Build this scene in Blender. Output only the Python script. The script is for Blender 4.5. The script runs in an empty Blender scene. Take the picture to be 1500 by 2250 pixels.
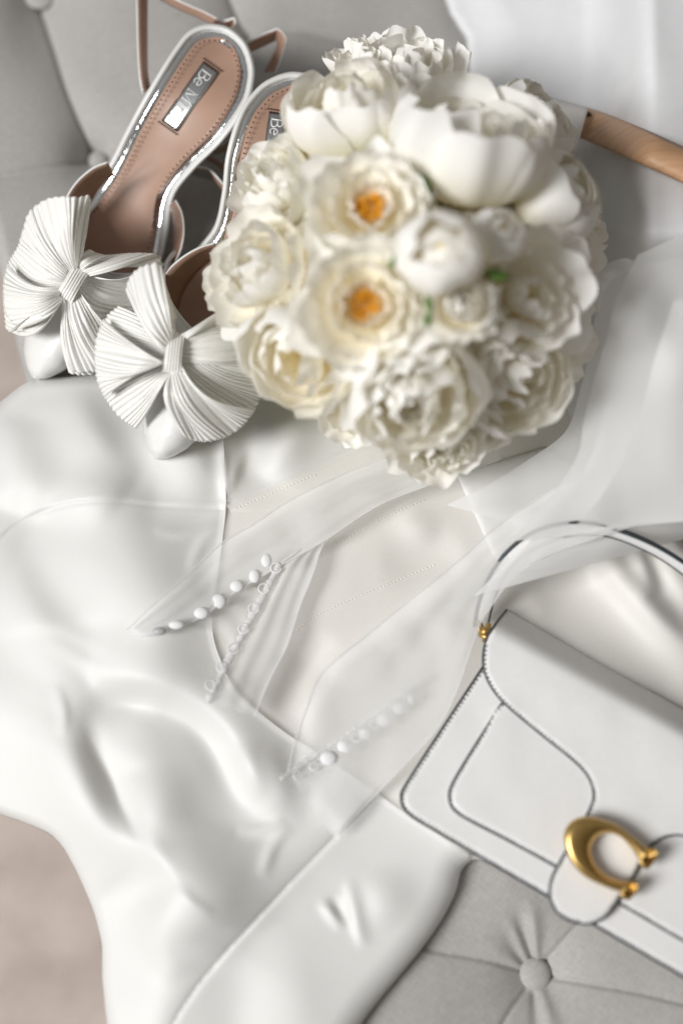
import bpy, bmesh, math, random
import numpy as np
from mathutils import Vector, Matrix, Euler, Quaternion
random.seed(7)
rng = np.random.default_rng(7)
sc = bpy.context.scene
COL = sc.collection

# ------------------------------------------------------------------ camera
FPX, TILT, DIST = 2500.0, math.radians(19.0), 0.735
ST, CT = math.sin(TILT), math.cos(TILT)
CAM = np.array([0.0, -DIST * ST, DIST * CT])
cam_d = bpy.data.cameras.new("camera")
cam_d.sensor_fit = 'VERTICAL'
cam_d.sensor_height = 36.0
cam_d.sensor_width = 24.0
cam_d.lens = 36.0 * FPX / 2250.0
cam_d.clip_start = 0.01
cam_d.clip_end = 50
cam = bpy.data.objects.new("camera", cam_d)
COL.objects.link(cam)
cam.location = CAM
cam.rotation_euler = (TILT, 0, 0)
cam_d.dof.use_dof = True
cam_d.dof.focus_distance = 0.712
cam_d.dof.aperture_fstop = 1.8
sc.camera = cam

# ------------------------------------------------------------------ light: one big window at the left, dim room around
sc.view_settings.view_transform = 'Standard'
sc.view_settings.look = 'None'
sc.view_settings.exposure = 0.0
sc.view_settings.gamma = 1.0
sc.cycles.max_bounces = 24
sc.cycles.diffuse_bounces = 14
sc.cycles.transmission_bounces = 14
sc.cycles.transparent_max_bounces = 32
w = bpy.data.worlds.new("World")
sc.world = w
w.use_nodes = True
nt = w.node_tree
bg = nt.nodes["Background"]
tc = nt.nodes.new("ShaderNodeTexCoord")
sx = nt.nodes.new("ShaderNodeSeparateXYZ")
nt.links.new(tc.outputs["Generated"], sx.inputs[0])
def w_range(sock, a, b, lo_, hi_):
    m_ = nt.nodes.new("ShaderNodeMapRange"); m_.interpolation_type = 'SMOOTHSTEP'
    m_.inputs["From Min"].default_value = a; m_.inputs["From Max"].default_value = b
    m_.inputs["To Min"].default_value = lo_; m_.inputs["To Max"].default_value = hi_
    nt.links.new(sock, m_.inputs["Value"]); return m_.outputs[0]
side = w_range(sx.outputs["X"], -0.9, 0.9, 0.0, 1.0)
cr = nt.nodes.new("ShaderNodeValToRGB")
cr.color_ramp.elements[0].color = (0.96, 0.98, 1.0, 1)
cr.color_ramp.elements[1].color = (0.62, 0.545, 0.47, 1)
nt.links.new(side, cr.inputs[0])
up_ = w_range(sx.outputs["Z"], 0.25, 0.8, 0.12, 0.33)
nt.links.new(cr.outputs[0], bg.inputs[0])
nt.links.new(up_, bg.inputs[1])
ld = bpy.data.lights.new("window_light", 'AREA')
ld.shape = 'RECTANGLE'
ld.size, ld.size_y = 0.95, 1.25
ld.energy = 108.0
ld.color = (1.0, 0.992, 0.978)
lo = bpy.data.objects.new("window_light", ld)
COL.objects.link(lo)
lo.location = (-2.05, -0.95, 2.20)
lo.rotation_euler = (Vector((0, 0.03, 0.03)) - Vector(lo.location)).to_track_quat('-Z', 'Y').to_euler()

# ------------------------------------------------------------------ helpers
def P(px, py, z=0.0):
    """point of the place seen at photo coordinates (px, py) at height z"""
    px = np.asarray(px, float); py = np.asarray(py, float); z = np.asarray(z, float)
    x = (px - 750) / FPX
    y = -(py - 1125) / FPX
    dx, dy, dz = x, ST + y * CT, -CT + y * ST
    t = (z - CAM[2]) / dz
    return np.stack([CAM[0] + t * dx, CAM[1] + t * dy, CAM[2] + t * dz], -1)

def smooth(pts, n=60, closed=False):
    """Catmull-Rom through pts, resampled evenly to n points"""
    p = np.asarray(pts, float)
    if closed:
        q = np.vstack([p[-1], p, p[0], p[1]])
    else:
        q = np.vstack([2 * p[0] - p[1], p, 2 * p[-1] - p[-2]])
    out = []
    m = 14
    for i in range(1, len(q) - 2):
        for k in range(m):
            t = k / m
            a, b, c, d = q[i - 1], q[i], q[i + 1], q[i + 2]
            out.append(0.5 * (2 * b + (c - a) * t + (2 * a - 5 * b + 4 * c - d) * t * t + (3 * b - a - 3 * c + d) * t ** 3))
    if not closed:
        out.append(q[-2])
    else:
        out.append(out[0])
    out = np.array(out)
    L = np.r_[0, np.cumsum(np.linalg.norm(np.diff(out, axis=0), axis=1))]
    s = np.linspace(0, L[-1], n + (1 if closed else 0))
    r = np.stack([np.interp(s, L, out[:, k]) for k in range(out.shape[1])], -1)
    return r[:-1] if closed else r

def resample(p, n):
    p = np.asarray(p, float)
    L = np.r_[0, np.cumsum(np.linalg.norm(np.diff(p, axis=0), axis=1))]
    s = np.linspace(0, L[-1], n)
    return np.stack([np.interp(s, L, p[:, k]) for k in range(p.shape[1])], -1)

def seg_dist(X, Y, poly, closed=False):
    """distance, signed side (+ = right when walking down the picture), position 0..1 along, nearest point"""
    p = np.asarray(poly, float)
    if closed:
        p = np.vstack([p, p[0]])
    seg = np.linalg.norm(np.diff(p, axis=0), axis=1)
    cum = np.r_[0, np.cumsum(seg)]
    best = np.full(X.shape, 1e9); side = np.ones(X.shape); par = np.zeros(X.shape)
    nx = np.zeros(X.shape); ny = np.zeros(X.shape)
    for i in range(len(p) - 1):
        ax, ay = p[i]; dx, dy = p[i + 1] - p[i]
        l2 = dx * dx + dy * dy + 1e-12
        t = np.clip(((X - ax) * dx + (Y - ay) * dy) / l2, 0, 1)
        qx, qy = ax + t * dx, ay + t * dy
        d = np.hypot(X - qx, Y - qy)
        m = d < best
        best[m] = d[m]
        side[m] = np.sign(dy * (X - ax) - dx * (Y - ay))[m]
        par[m] = ((cum[i] + t * seg[i]) / cum[-1])[m]
        nx[m] = qx[m]; ny[m] = qy[m]
    return best, side, par, nx, ny

def inside(X, Y, poly):
    p = np.asarray(poly, float)
    c = np.zeros(X.shape, bool)
    j = len(p) - 1
    for i in range(len(p)):
        xi, yi = p[i]; xj, yj = p[j]
        if yi != yj:
            m = ((yi > Y) != (yj > Y)) & (X < (xj - xi) * (Y - yi) / (yj - yi) + xi)
            c ^= m
        j = i
    return c

def sstep(x, a, b):
    t = np.clip((x - a) / (b - a), 0, 1)
    return t * t * (3 - 2 * t)

class Noise2:
    def __init__(s, seed, cell):
        s.g = np.random.default_rng(seed).normal(size=(64, 64)); s.c = cell
    def __call__(s, X, Y):
        x = X / s.c + 20.3; y = Y / s.c + 20.7
        xi = np.floor(x).astype(int); yi = np.floor(y).astype(int)
        fx = x - xi; fy = y - yi
        fx = fx * fx * fx * (fx * (fx * 6 - 15) + 10); fy = fy * fy * fy * (fy * (fy * 6 - 15) + 10)
        g = s.g
        a = g[xi % 64, yi % 64]; b = g[(xi + 1) % 64, yi % 64]
        c = g[xi % 64, (yi + 1) % 64]; d = g[(xi + 1) % 64, (yi + 1) % 64]
        return (a * (1 - fx) + b * fx) * (1 - fy) + (c * (1 - fx) + d * fx) * fy

def root_loc(o):
    v = np.zeros(3)
    while o is not None:
        v = v + np.array(o.location); o = o.parent
    return v

def obj(name, V, F, mats, parent=None, smooth_=True, fm=None):
    """link vertices (world coordinates) and faces as ONE mesh object"""
    V = np.asarray(V, float)
    if parent is not None:
        V = V - root_loc(parent)
    me = bpy.data.meshes.new(name)
    me.from_pydata(V.tolist(), [], [list(map(int, f)) for f in F])
    for m in (mats if isinstance(mats, (list, tuple)) else [mats]):
        me.materials.append(m)
    if smooth_:
        me.polygons.foreach_set("use_smooth", [True] * len(me.polygons))
    if fm is not None:
        me.polygons.foreach_set("material_index", list(map(int, fm)))
    me.update()
    o = bpy.data.objects.new(name, me)
    COL.objects.link(o)
    if parent is not None:
        o.parent = parent
    return o

def thing(name, label, cat, loc, group=None):
    o = bpy.data.objects.new(name, None)
    o.empty_display_size = 0.02
    COL.objects.link(o)
    o.location = loc
    tag(o, label, cat, group)
    return o

def tag(o, label, cat, group=None):
    o["label"] = label; o["category"] = cat
    if group: o["group"] = group

def solidify(o, th, offset=-1):
    m = o.modifiers.new("thickness", 'SOLIDIFY')
    m.thickness = th; m.offset = offset
    m.use_even_offset = False
    return m

def grid_faces(m, n, wrap=False):
    F = []
    for i in range(m - 1):
        for j in range(n if wrap else n - 1):
            k = (j + 1) % n
            F.append((i * n + j, i * n + k, (i + 1) * n + k, (i + 1) * n + j))
    return F

class MB:
    """collects tubes, balls and sheets into one mesh"""
    def __init__(s): s.V = []; s.F = []; s.n = 0; s.M = []
    def add(s, V, F, m=0):
        V = np.asarray(V, float).reshape(-1, 3)
        s.V.append(V)
        s.F += [tuple(i + s.n for i in f) for f in F]
        s.M += [m] * len(F)
        s.n += len(V)
    def sheet(s, G, m=0):
        a, b = G.shape[:2]
        s.add(G.reshape(-1, 3), grid_faces(a, b), m)
    def tube(s, pts, r, n=8, closed=False, m=0, flat=1.0):
        pts = np.asarray(pts, float)
        k = len(pts)
        r = np.broadcast_to(np.asarray(r, float), (k,))
        if closed:
            T = np.roll(pts, -1, 0) - np.roll(pts, 1, 0)
        else:
            T = np.gradient(pts, axis=0)
        T /= np.linalg.norm(T, axis=1, keepdims=True) + 1e-12
        up = np.array([0.03, 0.02, 1.0])
        A = np.cross(T, up); nA = np.linalg.norm(A, axis=1, keepdims=True)
        A = np.where(nA > 1e-3, A / (nA + 1e-9), np.array([1.0, 0, 0]))
        B = np.cross(A, T)
        ang = np.linspace(0, 2 * np.pi, n, endpoint=False)
        V = pts[:, None, :] + r[:, None, None] * (np.cos(ang)[None, :, None] * A[:, None, :] + flat * np.sin(ang)[None, :, None] * B[:, None, :])
        F = grid_faces(k, n, True)
        if closed:
            F += [((k - 1) * n + j, (k - 1) * n + (j + 1) % n, (j + 1) % n, j) for j in range(n)]
        else:
            F += [tuple(range(n))[::-1], tuple((k - 1) * n + j for j in range(n))]
        s.add(V.reshape(-1, 3), F, m)
    def ball(s, c, r, rot=None, nu=14, nv=9, m=0, power=1.0):
        c = np.asarray(c, float); r = np.broadcast_to(np.asarray(r, float), (3,))
        V = []
        for i in range(nv + 1):
            th = np.pi * i / nv
            for j in range(nu):
                ph = 2 * np.pi * j / nu
                V.append((np.sin(th) * np.cos(ph), np.sin(th) * np.sin(ph), np.cos(th)))
        V = np.array(V) * r
        if rot is not None:
            V = V @ np.array(rot).T
        s.add(V + c, grid_faces(nv + 1, nu, True), m)
    def build(s, name, mats, parent=None, smooth_=True):
        return obj(name, np.vstack(s.V), s.F, mats, parent, smooth_, s.M)

def slab(G, th, b=None):
    """closed sheet of thickness th from a grid of points; material 0 top, 1 underside, 2 rim"""
    G = np.asarray(G, float)
    a, n = G.shape[:2]
    du = np.gradient(G, axis=0); dv = np.gradient(G, axis=1)
    N = np.cross(du, dv); N /= np.linalg.norm(N, axis=2, keepdims=True) + 1e-12
    if b == 'up' and N[..., 2].mean() < 0:
        return slab(G[:, ::-1], th)
    H = G - N * th
    mb = MB()
    base = a * n
    V = np.vstack([G.reshape(-1, 3), H.reshape(-1, 3)])
    F = grid_faces(a, n); M = [0] * len(F)
    B = [tuple(i + base for i in f[::-1]) for f in grid_faces(a, n)]
    F += B; M += [1] * len(B)
    loop = [j for j in range(n)] + [i * n + n - 1 for i in range(1, a)] + [(a - 1) * n + j for j in range(n - 2, -1, -1)] + [i * n for i in range(a - 2, 0, -1)]
    for i in range(len(loop)):
        p, q = loop[i], loop[(i + 1) % len(loop)]
        F.append((p, p + base, q + base, q)); M.append(2)
    return V, F, M

def grid_surface(outline, step, zf, shrink=0.0):
    """cells of a square net that fall inside outline (photo coordinates), rim points snapped to the outline; returns px, py, V, F"""
    o = np.asarray(outline, float)
    x0, y0 = o.min(0) - step * 1.5; x1, y1 = o.max(0) + step * 1.5
    xs = np.arange(x0, x1 + step, step); ys = np.arange(y0, y1 + step, step)
    X, Y = np.meshgrid(xs, ys)
    cx = 0.25 * (X[:-1, :-1] + X[1:, :-1] + X[:-1, 1:] + X[1:, 1:]); cy = 0.25 * (Y[:-1, :-1] + Y[1:, :-1] + Y[:-1, 1:] + Y[1:, 1:])
    keep = inside(cx, cy, o)
    used = np.zeros(X.shape, bool)
    used[:-1, :-1] |= keep; used[1:, :-1] |= keep; used[:-1, 1:] |= keep; used[1:, 1:] |= keep
    full = np.zeros(X.shape, int)
    full[:-1, :-1] += keep; full[1:, :-1] += keep; full[:-1, 1:] += keep; full[1:, 1:] += keep
    rim = used & (full < 4)
    d, s, t, nx, ny = seg_dist(X[rim], Y[rim], o, True)
    X = X.copy(); Y = Y.copy()
    X[rim] = nx; Y[rim] = ny
    idx = -np.ones(X.shape, int)
    idx[used] = np.arange(used.sum())
    ii, jj = np.nonzero(keep)
    F = np.stack([idx[ii, jj], idx[ii + 1, jj], idx[ii + 1, jj + 1], idx[ii, jj + 1]], -1)
    px, py = X[used], Y[used]
    z = zf(px, py)
    return px, py, P(px, py, z), F

PX = 0.000294      # metres a photo pixel spans on the seat

# ------------------------------------------------------------------ materials
def mat(name, color, rough=0.5, metal=0.0, spec=0.5, sheen=0.0, sub=0.0):
    m = bpy.data.materials.new(name); m.use_nodes = True
    b = m.node_tree.nodes["Principled BSDF"]
    b.inputs["Base Color"].default_value = (*color, 1)
    b.inputs["Roughness"].default_value = rough
    b.inputs["Metallic"].default_value = metal
    b.inputs["Specular IOR Level"].default_value = spec
    b.inputs["Sheen Weight"].default_value = sheen
    if sub:
        b.inputs["Subsurface Weight"].default_value = sub
        b.inputs["Subsurface Radius"].default_value = (0.004, 0.003, 0.002)
    return m, m.node_tree, b

def vary(m, c1, c2, scale, stretch=(1, 1, 1), detail=4, bump=0.0, bscale=None, dist=0.001):
    """noise between two colours and fine relief, in object space"""
    ntr = m.node_tree; b = ntr.nodes["Principled BSDF"]
    t = ntr.nodes.new("ShaderNodeTexCoord"); mp = ntr.nodes.new("ShaderNodeMapping")
    mp.inputs["Scale"].default_value = stretch
    ntr.links.new(t.outputs["Object"], mp.inputs[0])
    n = ntr.nodes.new("ShaderNodeTexNoise"); n.inputs["Scale"].default_value = scale; n.inputs["Detail"].default_value = detail
    ntr.links.new(mp.outputs[0], n.inputs["Vector"])
    r = ntr.nodes.new("ShaderNodeValToRGB")
    r.color_ramp.elements[0].position = 0.3; r.color_ramp.elements[1].position = 0.7
    r.color_ramp.elements[0].color = (*c1, 1); r.color_ramp.elements[1].color = (*c2, 1)
    ntr.links.new(n.outputs["Fac"], r.inputs[0])
    ntr.links.new(r.outputs[0], b.inputs["Base Color"])
    if bump:
        n2 = ntr.nodes.new("ShaderNodeTexNoise"); n2.inputs["Scale"].default_value = bscale or scale; n2.inputs["Detail"].default_value = 3
        ntr.links.new(mp.outputs[0], n2.inputs["Vector"])
        bp = ntr.nodes.new("ShaderNodeBump"); bp.inputs["Strength"].default_value = bump; bp.inputs["Distance"].default_value = dist
        ntr.links.new(n2.outputs["Fac"], bp.inputs["Height"])
        ntr.links.new(bp.outputs[0], b.inputs["Normal"])
    return m

SATIN, _, _ = mat("ivory_satin", (0.84, 0.84, 0.82), 0.50, spec=0.5, sheen=0.2)
vary(SATIN, (0.675, 0.671, 0.655), (0.695, 0.691, 0.676), 900, (1, 1, 1), 3, 0.22, 2600, 0.0004)
LINING, _, _ = mat("ivory_lining", (0.80, 0.79, 0.765), 0.5, spec=0.4, sheen=0.2)
vary(LINING, (0.685, 0.668, 0.638), (0.71, 0.693, 0.663), 700, (1, 1, 1), 3, 0.1, 2400, 0.0003)
SHOE_SATIN, _, _ = mat("white_shoe_satin", (0.83, 0.83, 0.81), 0.33, spec=0.5, sheen=0.2)
vary(SHOE_SATIN, (0.72, 0.72, 0.705), (0.76, 0.76, 0.745), 1500, (1, 1, 1), 3, 0.15, 3200, 0.0002)
PLEAT, _, _ = mat("pleated_satin", (0.82, 0.815, 0.785), 0.27, spec=0.7, sheen=0.1)
TAN, _, _ = mat("tan_leather", (0.47, 0.265, 0.175), 0.42, spec=0.4)
vary(TAN, (0.365, 0.228, 0.168), (0.405, 0.257, 0.190), 60, (1, 1, 1), 5, 0.15, 1800, 0.0003)
SILVER, _, _ = mat("silver_leather", (0.86, 0.87, 0.88), 0.09, 1.0)
vary(SILVER, (0.84, 0.85, 0.86), (0.88, 0.89, 0.9), 200, (1, 1, 1), 2, 0.30, 210, 0.0012)
PLATE, _, _ = mat("silver_plate", (0.58, 0.59, 0.59), 0.24, 1.0)
LETTER, _, _ = mat("bright_silver_letter", (0.85, 0.85, 0.85), 0.35, 0.0)
HOLE, _, _ = mat("stitch_hole", (0.10, 0.045, 0.03), 0.8)
THREAD, _, _ = mat("tan_thread", (0.62, 0.42, 0.32), 0.7)
IVTHREAD, _, _ = mat("ivory_thread", (0.88, 0.86, 0.8), 0.5)
LINEN, _, _ = mat("grey_linen", (0.37, 0.365, 0.355), 0.9, spec=0.15, sheen=0.3)
def linen():
    ntr = LINEN.node_tree; b = ntr.nodes["Principled BSDF"]
    t = ntr.nodes.new("ShaderNodeTexCoord")
    mp = ntr.nodes.new("ShaderNodeMapping"); mp.inputs["Rotation"].default_value = (0, 0, math.radians(38))
    ntr.links.new(t.outputs["Object"], mp.inputs[0])
    outs = []
    for sx_, sy_ in ((2600, 160), (160, 2600)):
        m2 = ntr.nodes.new("ShaderNodeMapping"); m2.inputs["Scale"].default_value = (sx_, sy_, 400)
        ntr.links.new(mp.outputs[0], m2.inputs[0])
        n = ntr.nodes.new("ShaderNodeTexNoise"); n.inputs["Scale"].default_value = 1.0; n.inputs["Detail"].default_value = 3
        ntr.links.new(m2.outputs[0], n.inputs["Vector"]); outs.append(n)
    ad = ntr.nodes.new("ShaderNodeMath"); ad.operation = 'ADD'
    ntr.links.new(outs[0].outputs["Fac"], ad.inputs[0]); ntr.links.new(outs[1].outputs["Fac"], ad.inputs[1])
    r = ntr.nodes.new("ShaderNodeValToRGB")
    r.color_ramp.elements[0].position = 0.72; r.color_ramp.elements[1].position = 1.0
    # threads vary a little in grey
    mrn = ntr.nodes.new("ShaderNodeMapRange"); mrn.inputs["From Min"].default_value = 0.6; mrn.inputs["From Max"].default_value = 1.4
    ntr.links.new(ad.outputs[0], mrn.inputs["Value"])
    r.color_ramp.elements[0].position = 0.2; r.color_ramp.elements[1].position = 0.8
    r.color_ramp.elements[0].color = (0.355, 0.344, 0.331, 1); r.color_ramp.elements[1].color = (0.465, 0.452, 0.436, 1)
    ntr.links.new(mrn.outputs[0], r.inputs[0]); ntr.links.new(r.outputs[0], b.inputs["Base Color"])
    bp = ntr.nodes.new("ShaderNodeBump"); bp.inputs["Strength"].default_value = 0.35; bp.inputs["Distance"].default_value = 0.0004
    ntr.links.new(ad.outputs[0], bp.inputs["Height"]); ntr.links.new(bp.outputs[0], b.inputs["Normal"])
linen()
CARPET, _, _ = mat("beige_carpet", (0.36, 0.30, 0.265), 0.95, spec=0.1)
vary(CARPET, (0.43, 0.365, 0.325), (0.55, 0.475, 0.43), 22, (1, 1, 1), 8, 0.5, 300, 0.004)
BAGW, _, _ = mat("white_leather", (0.74, 0.745, 0.76), 0.42, spec=0.45)
vary(BAGW, (0.775, 0.772, 0.768), (0.80, 0.797, 0.793), 300, (1, 1, 1), 3, 0.12, 1500, 0.0004)
EDGE, _, _ = mat("navy_edge_paint", (0.030, 0.038, 0.046), 0.45)
GOLD, _, _ = mat("brushed_gold", (0.72, 0.43, 0.11), 0.34, 1.0)
vary(GOLD, (0.60, 0.40, 0.14), (0.66, 0.45, 0.17), 300, (1, 1, 1), 2, 0.05, 900, 0.0004)
WOOD, _, _ = mat("pale_wood", (0.56, 0.33, 0.19), 0.45)
vary(WOOD, (0.50, 0.28, 0.15), (0.62, 0.38, 0.225), 40, (1, 9, 1), 6, 0.1, 60, 0.0005)
CLOTH, _, _ = mat("white_cotton", (0.72, 0.73, 0.755), 0.75, spec=0.2, sheen=0.2)
vary(CLOTH, (0.75, 0.755, 0.77), (0.775, 0.78, 0.795), 90, (1, 1, 1), 3, 0.1, 1500, 0.0004)
LEAF, _, _ = mat("green_leaf", (0.10, 0.20, 0.03), 0.5)
CREAM, _, _ = mat("cream_flower_heart", (0.90, 0.84, 0.62), 0.6)
CALYX, _, _ = mat("pale_green_calyx", (0.42, 0.45, 0.20), 0.6)
YELLOW, _, _ = mat("yellow_stamen", (0.78, 0.40, 0.015), 0.6)
GREYB, _, _ = mat("grey_button_back", (0.42, 0.43, 0.44), 0.4)
COVERED, _, _ = mat("covered_button_satin", (0.77, 0.775, 0.785), 0.7, spec=0.2, sheen=0.3)

def tulle(name, op, col=(0.90, 0.90, 0.90)):
    m = bpy.data.materials.new(name); m.use_nodes = True
    n = m.node_tree; n.nodes.clear()
    out = n.nodes.new("ShaderNodeOutputMaterial")
    tr = n.nodes.new("ShaderNodeBsdfTransparent")
    df = n.nodes.new("ShaderNodeBsdfDiffuse"); df.inputs[0].default_value = (*col, 1)
    tl = n.nodes.new("ShaderNodeBsdfTranslucent"); tl.inputs[0].default_value = (*col, 1)
    mx = n.nodes.new("ShaderNodeMixShader"); mx.inputs[0].default_value = 0.35
    n.links.new(df.outputs[0], mx.inputs[1]); n.links.new(tl.outputs[0], mx.inputs[2])
    m2 = n.nodes.new("ShaderNodeMixShader")
    m2.inputs[0].default_value = op; n.links.new(tr.outputs[0], m2.inputs[1]); n.links.new(mx.outputs[0], m2.inputs[2])
    n.links.new(m2.outputs[0], out.inputs[0])
    return m
TULLE = tulle("white_tulle", 0.54)
TULLE_HEM = tulle("white_tulle_hem", 0.40)
THIN = tulle("thin_tulle", 0.16)
FRILL = tulle("white_frill", 0.75)
VEIL = tulle("white_veil_tulle", 0.70, (0.92, 0.92, 0.92))

def petal_mat():
    m = bpy.data.materials.new("ivory_petal"); m.use_nodes = True
    n = m.node_tree; b = n.nodes["Principled BSDF"]; out = n.nodes["Material Output"]
    at = n.nodes.new("ShaderNodeAttribute"); at.attribute_name = "along"
    r = n.nodes.new("ShaderNodeValToRGB")
    e = r.color_ramp.elements
    e[0].position = 0.0; e[0].color = (0.88, 0.74, 0.36, 1)
    e[1].position = 0.42; e[1].color = (0.955, 0.92, 0.79, 1)
    x = e.new(0.75); x.color = (0.965, 0.960, 0.938, 1)
    x = e.new(1.0); x.color = (0.97, 0.969, 0.962, 1)
    n.links.new(at.outputs["Fac"], r.inputs[0])
    n.links.new(r.outputs[0], b.inputs["Base Color"])
    b.inputs["Roughness"].default_value = 0.55; b.inputs["Specular IOR Level"].default_value = 0.25
    tl = n.nodes.new("ShaderNodeBsdfTranslucent")
    tl.inputs[0].default_value = (0.98, 0.955, 0.87, 1)
    mx = n.nodes.new("ShaderNodeMixShader"); mx.inputs[0].default_value = 0.30
    n.links.new(b.outputs[0], mx.inputs[1]); n.links.new(tl.outputs[0], mx.inputs[2])
    n.links.new(mx.outputs[0], out.inputs[0])
    return m
PETAL = petal_mat()

# ------------------------------------------------------------------ the setting: floor, bench
FZ = -0.42
o = obj("floor", [(-4, -4, FZ), (4, -4, FZ), (4, 4, FZ), (-4, 4, FZ)], [(0, 1, 2, 3)], CARPET, None, False)
o["kind"] = "structure"
o["label"] = "beige carpet floor below the bench"

n_big = Noise2(3, 190); n_mid = Noise2(4, 70); n_sm = Noise2(5, 26)
SEAMS = [  # creases between buttons: points, depth, width left, width right
    ([(60, -60), (88, 20), (118, 110), (150, 210), (205, 345)], 0.017, 75, 55),
    ([(-120, 405), (0, 388), (100, 370), (205, 358)], 0.006, 60, 60),
    ([(230, 352), (330, 372), (410, 380), (520, 405), (700, 420)], 0.007, 60, 60),
    ([(480, -60), (520, 40), (545, 84)], 0.012, 50, 60),
    ([(545, 86), (600, 72), (660, 68), (770, 96), (900, 150)], 0.007, 35, 60),
    ([(545, 86), (470, 200), (380, 280), (230, 352)], 0.006, 60, 60),
    ([(760, 2040), (915, 2082), (1050, 2106), (1150, 2134)], 0.003, 60, 60),
    ([(1205, 2146), (1300, 2163), (1420, 2185), (1640, 2240)], 0.003, 60, 60),
    ([(1190, 2120), (1225, 2080), (1280, 2020), (1400, 1900)], 0.003, 60, 60),
    ([(1155, 2175), (1120, 2222), (1060, 2330)], 0.003, 60, 60),
]
BUTTONS = [(90, -8, 42), (216, 352, 26), (1175, 2140, 31)]
def seat_h(X, Y):
    h = np.zeros(X.shape)
    h += 0.0022 * n_big(X, Y) - 0.004
    for pts, dep, wl, wr in SEAMS:
        pl = smooth(pts, 26)
        d, s, t, _, _ = seg_dist(X, Y, pl)
        wd = np.where(s < 0, wl, wr)
        h -= dep * np.exp(-d / wd) + 0.0024 * np.exp(-(d / 4.0) ** 2)
    for bx, by, r in BUTTONS:
        d = np.hypot(X - bx, Y - by)
        h -= 0.012 * np.exp(-(d / (r * 2.0)) ** 1.3)
    # gathers running up from the lower button
    for pts, a, wd in (([(1168, 2110), (1150, 2050), (1130, 1975)], -0.0045, 16), ([(1178, 2105), (1172, 2040), (1160, 1960)], 0.004, 16),
                       ([(1150, 2118), (1120, 2070), (1095, 2030)], -0.0022, 12), ([(1190, 2180), (1205, 2240), (1215, 2300)], 0.003, 18),
                       ([(1172, 2185), (1178, 2240), (1180, 2300)], -0.003, 14), ([(1160, 2112), (1138, 2060), (1112, 2000)], 0.0025, 10),
                       ([(1145, 2125), (1080, 2085), (1020, 2065)], 0.0018, 16)):
        pl = smooth(pts, 12)
        d, s, t, _, _ = seg_dist(X, Y, pl)
        h += 0.75 * a * np.exp(-(d / (wd * (0.5 + t))) ** 2) * (1 - sstep(t, 0.4, 1.0))
    return h
BENCH_OUT = smooth([(-90, 250), (-30, 480), (12, 640), (35, 750), (57, 842), (85, 1000), (120, 1300), (220, 1680), (320, 1880), (350, 2050), (345, 2420),
                    (900, 2500), (1750, 2500), (1800, 1200), (1800, 300), (1500, -300), (700, -330), (100, -300), (-90, -160)], 150, True)
def bench_z(X, Y):
    d, s, t, _, _ = seg_dist(X, Y, BENCH_OUT, True)
    r = 34.0
    e = np.clip(1 - d / r, 0, 1)
    return seat_h(X, Y) - 0.02 * (1 - np.sqrt(np.clip(1 - e * e, 0, 1)))
bench = thing("tufted_bench", "grey linen bench with deep button tufting under the satin dress", "bench", P(750, 1125, FZ))
px, py, V, F = grid_surface(BENCH_OUT, 5.0, bench_z)
seat = obj("seat", V, F, LINEN, bench)
bm = bmesh.new(); bm.from_mesh(seat.data)
be = [e for e in bm.edges if e.is_boundary]
ex = bmesh.ops.extrude_edge_only(bm, edges=be)
cen = Vector((0.05, 0.0, 0.0))
for v in [g for g in ex["geom"] if isinstance(g, bmesh.types.BMVert)]:
    v.co.z -= 0.36
    v.co.x = cen.x + (v.co.x - cen.x) * 0.80; v.co.y = cen.y + (v.co.y - cen.y) * 0.80
bmesh.ops.recalc_face_normals(bm, faces=bm.faces)
bm.to_mesh(seat.data); bm.free()
for f in seat.data.polygons: f.use_smooth = True
for bx, by, r in BUTTONS:
    mb = MB()
    zb = float(seat_h(np.array([float(bx)]), np.array([float(by)]))[0])
    mb.ball(P(bx, by, zb + 0.006), (r * PX * 1.0, r * PX * 1.0, 0.0046), nu=28, nv=14)
    mb.build("button", LINEN, bench)
for lx, ly in ((-0.12, -0.16), (0.26, -0.30), (0.26, 0.30), (-0.12, 0.30)):
    mb = MB()
    mb.tube([(lx, ly, FZ), (lx, ly, -0.25)], [0.012, 0.02], 12)
    mb.build("leg", WOOD, bench)

# ------------------------------------------------------------------ wedding dress
DRESS_OUT = np.array([(57, 842), (90, 832), (140, 828), (215, 823), (340, 820), (480, 800), (600, 780), (760, 760), (900, 760), (1090, 800), (1250, 870), (1400, 990), (1480, 1130), (1500, 1190),
                      (1600, 1290), (1620, 1500), (1560, 1720), (1300, 1880), (1120, 1905), (1052, 1888), (1030, 1895), (1012, 1915), (1000, 1960), (970, 2020), (925, 2085), (880, 2140), (830, 2200), (790, 2256), (750, 2330), (720, 2400),
                      (380, 2410), (262, 2400), (250, 2320), (236, 2250), (225, 2150), (222, 2070), (205, 2000), (178, 1935), (150, 1880), (125, 1845), (95, 1825), (50, 1806), (0, 1788), (-90, 1750), (-160, 1700),
                      (-170, 1200), (-110, 960), (-40, 905), (0, 884), (28, 862)], float)
DRESS_OUT = smooth(DRESS_OUT, 420, True)
SEAM_V = smooth([(486, 900), (490, 960), (495, 1060), (496, 1115), (489, 1180), (480, 1250), (471, 1310), (465, 1360), (470, 1410), (492, 1470), (520, 1520), (580, 1575), (640, 1620), (700, 1655), (760, 1695), (830, 1745), (890, 1787), (960, 1832), (1030, 1882)], 120)
SEAM_H = smooth([(-120, 1290), (-60, 1240), (0, 1186), (30, 1158), (80, 1130), (140, 1110), (205, 1101), (270, 1103), (330, 1110), (400, 1114), (496, 1118)], 70)
SEAM_D = smooth([(738, 1838), (700, 1878), (640, 1940), (570, 2015), (500, 2090), (445, 2155), (420, 2190), (380, 2255), (330, 2380)], 70)
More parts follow.
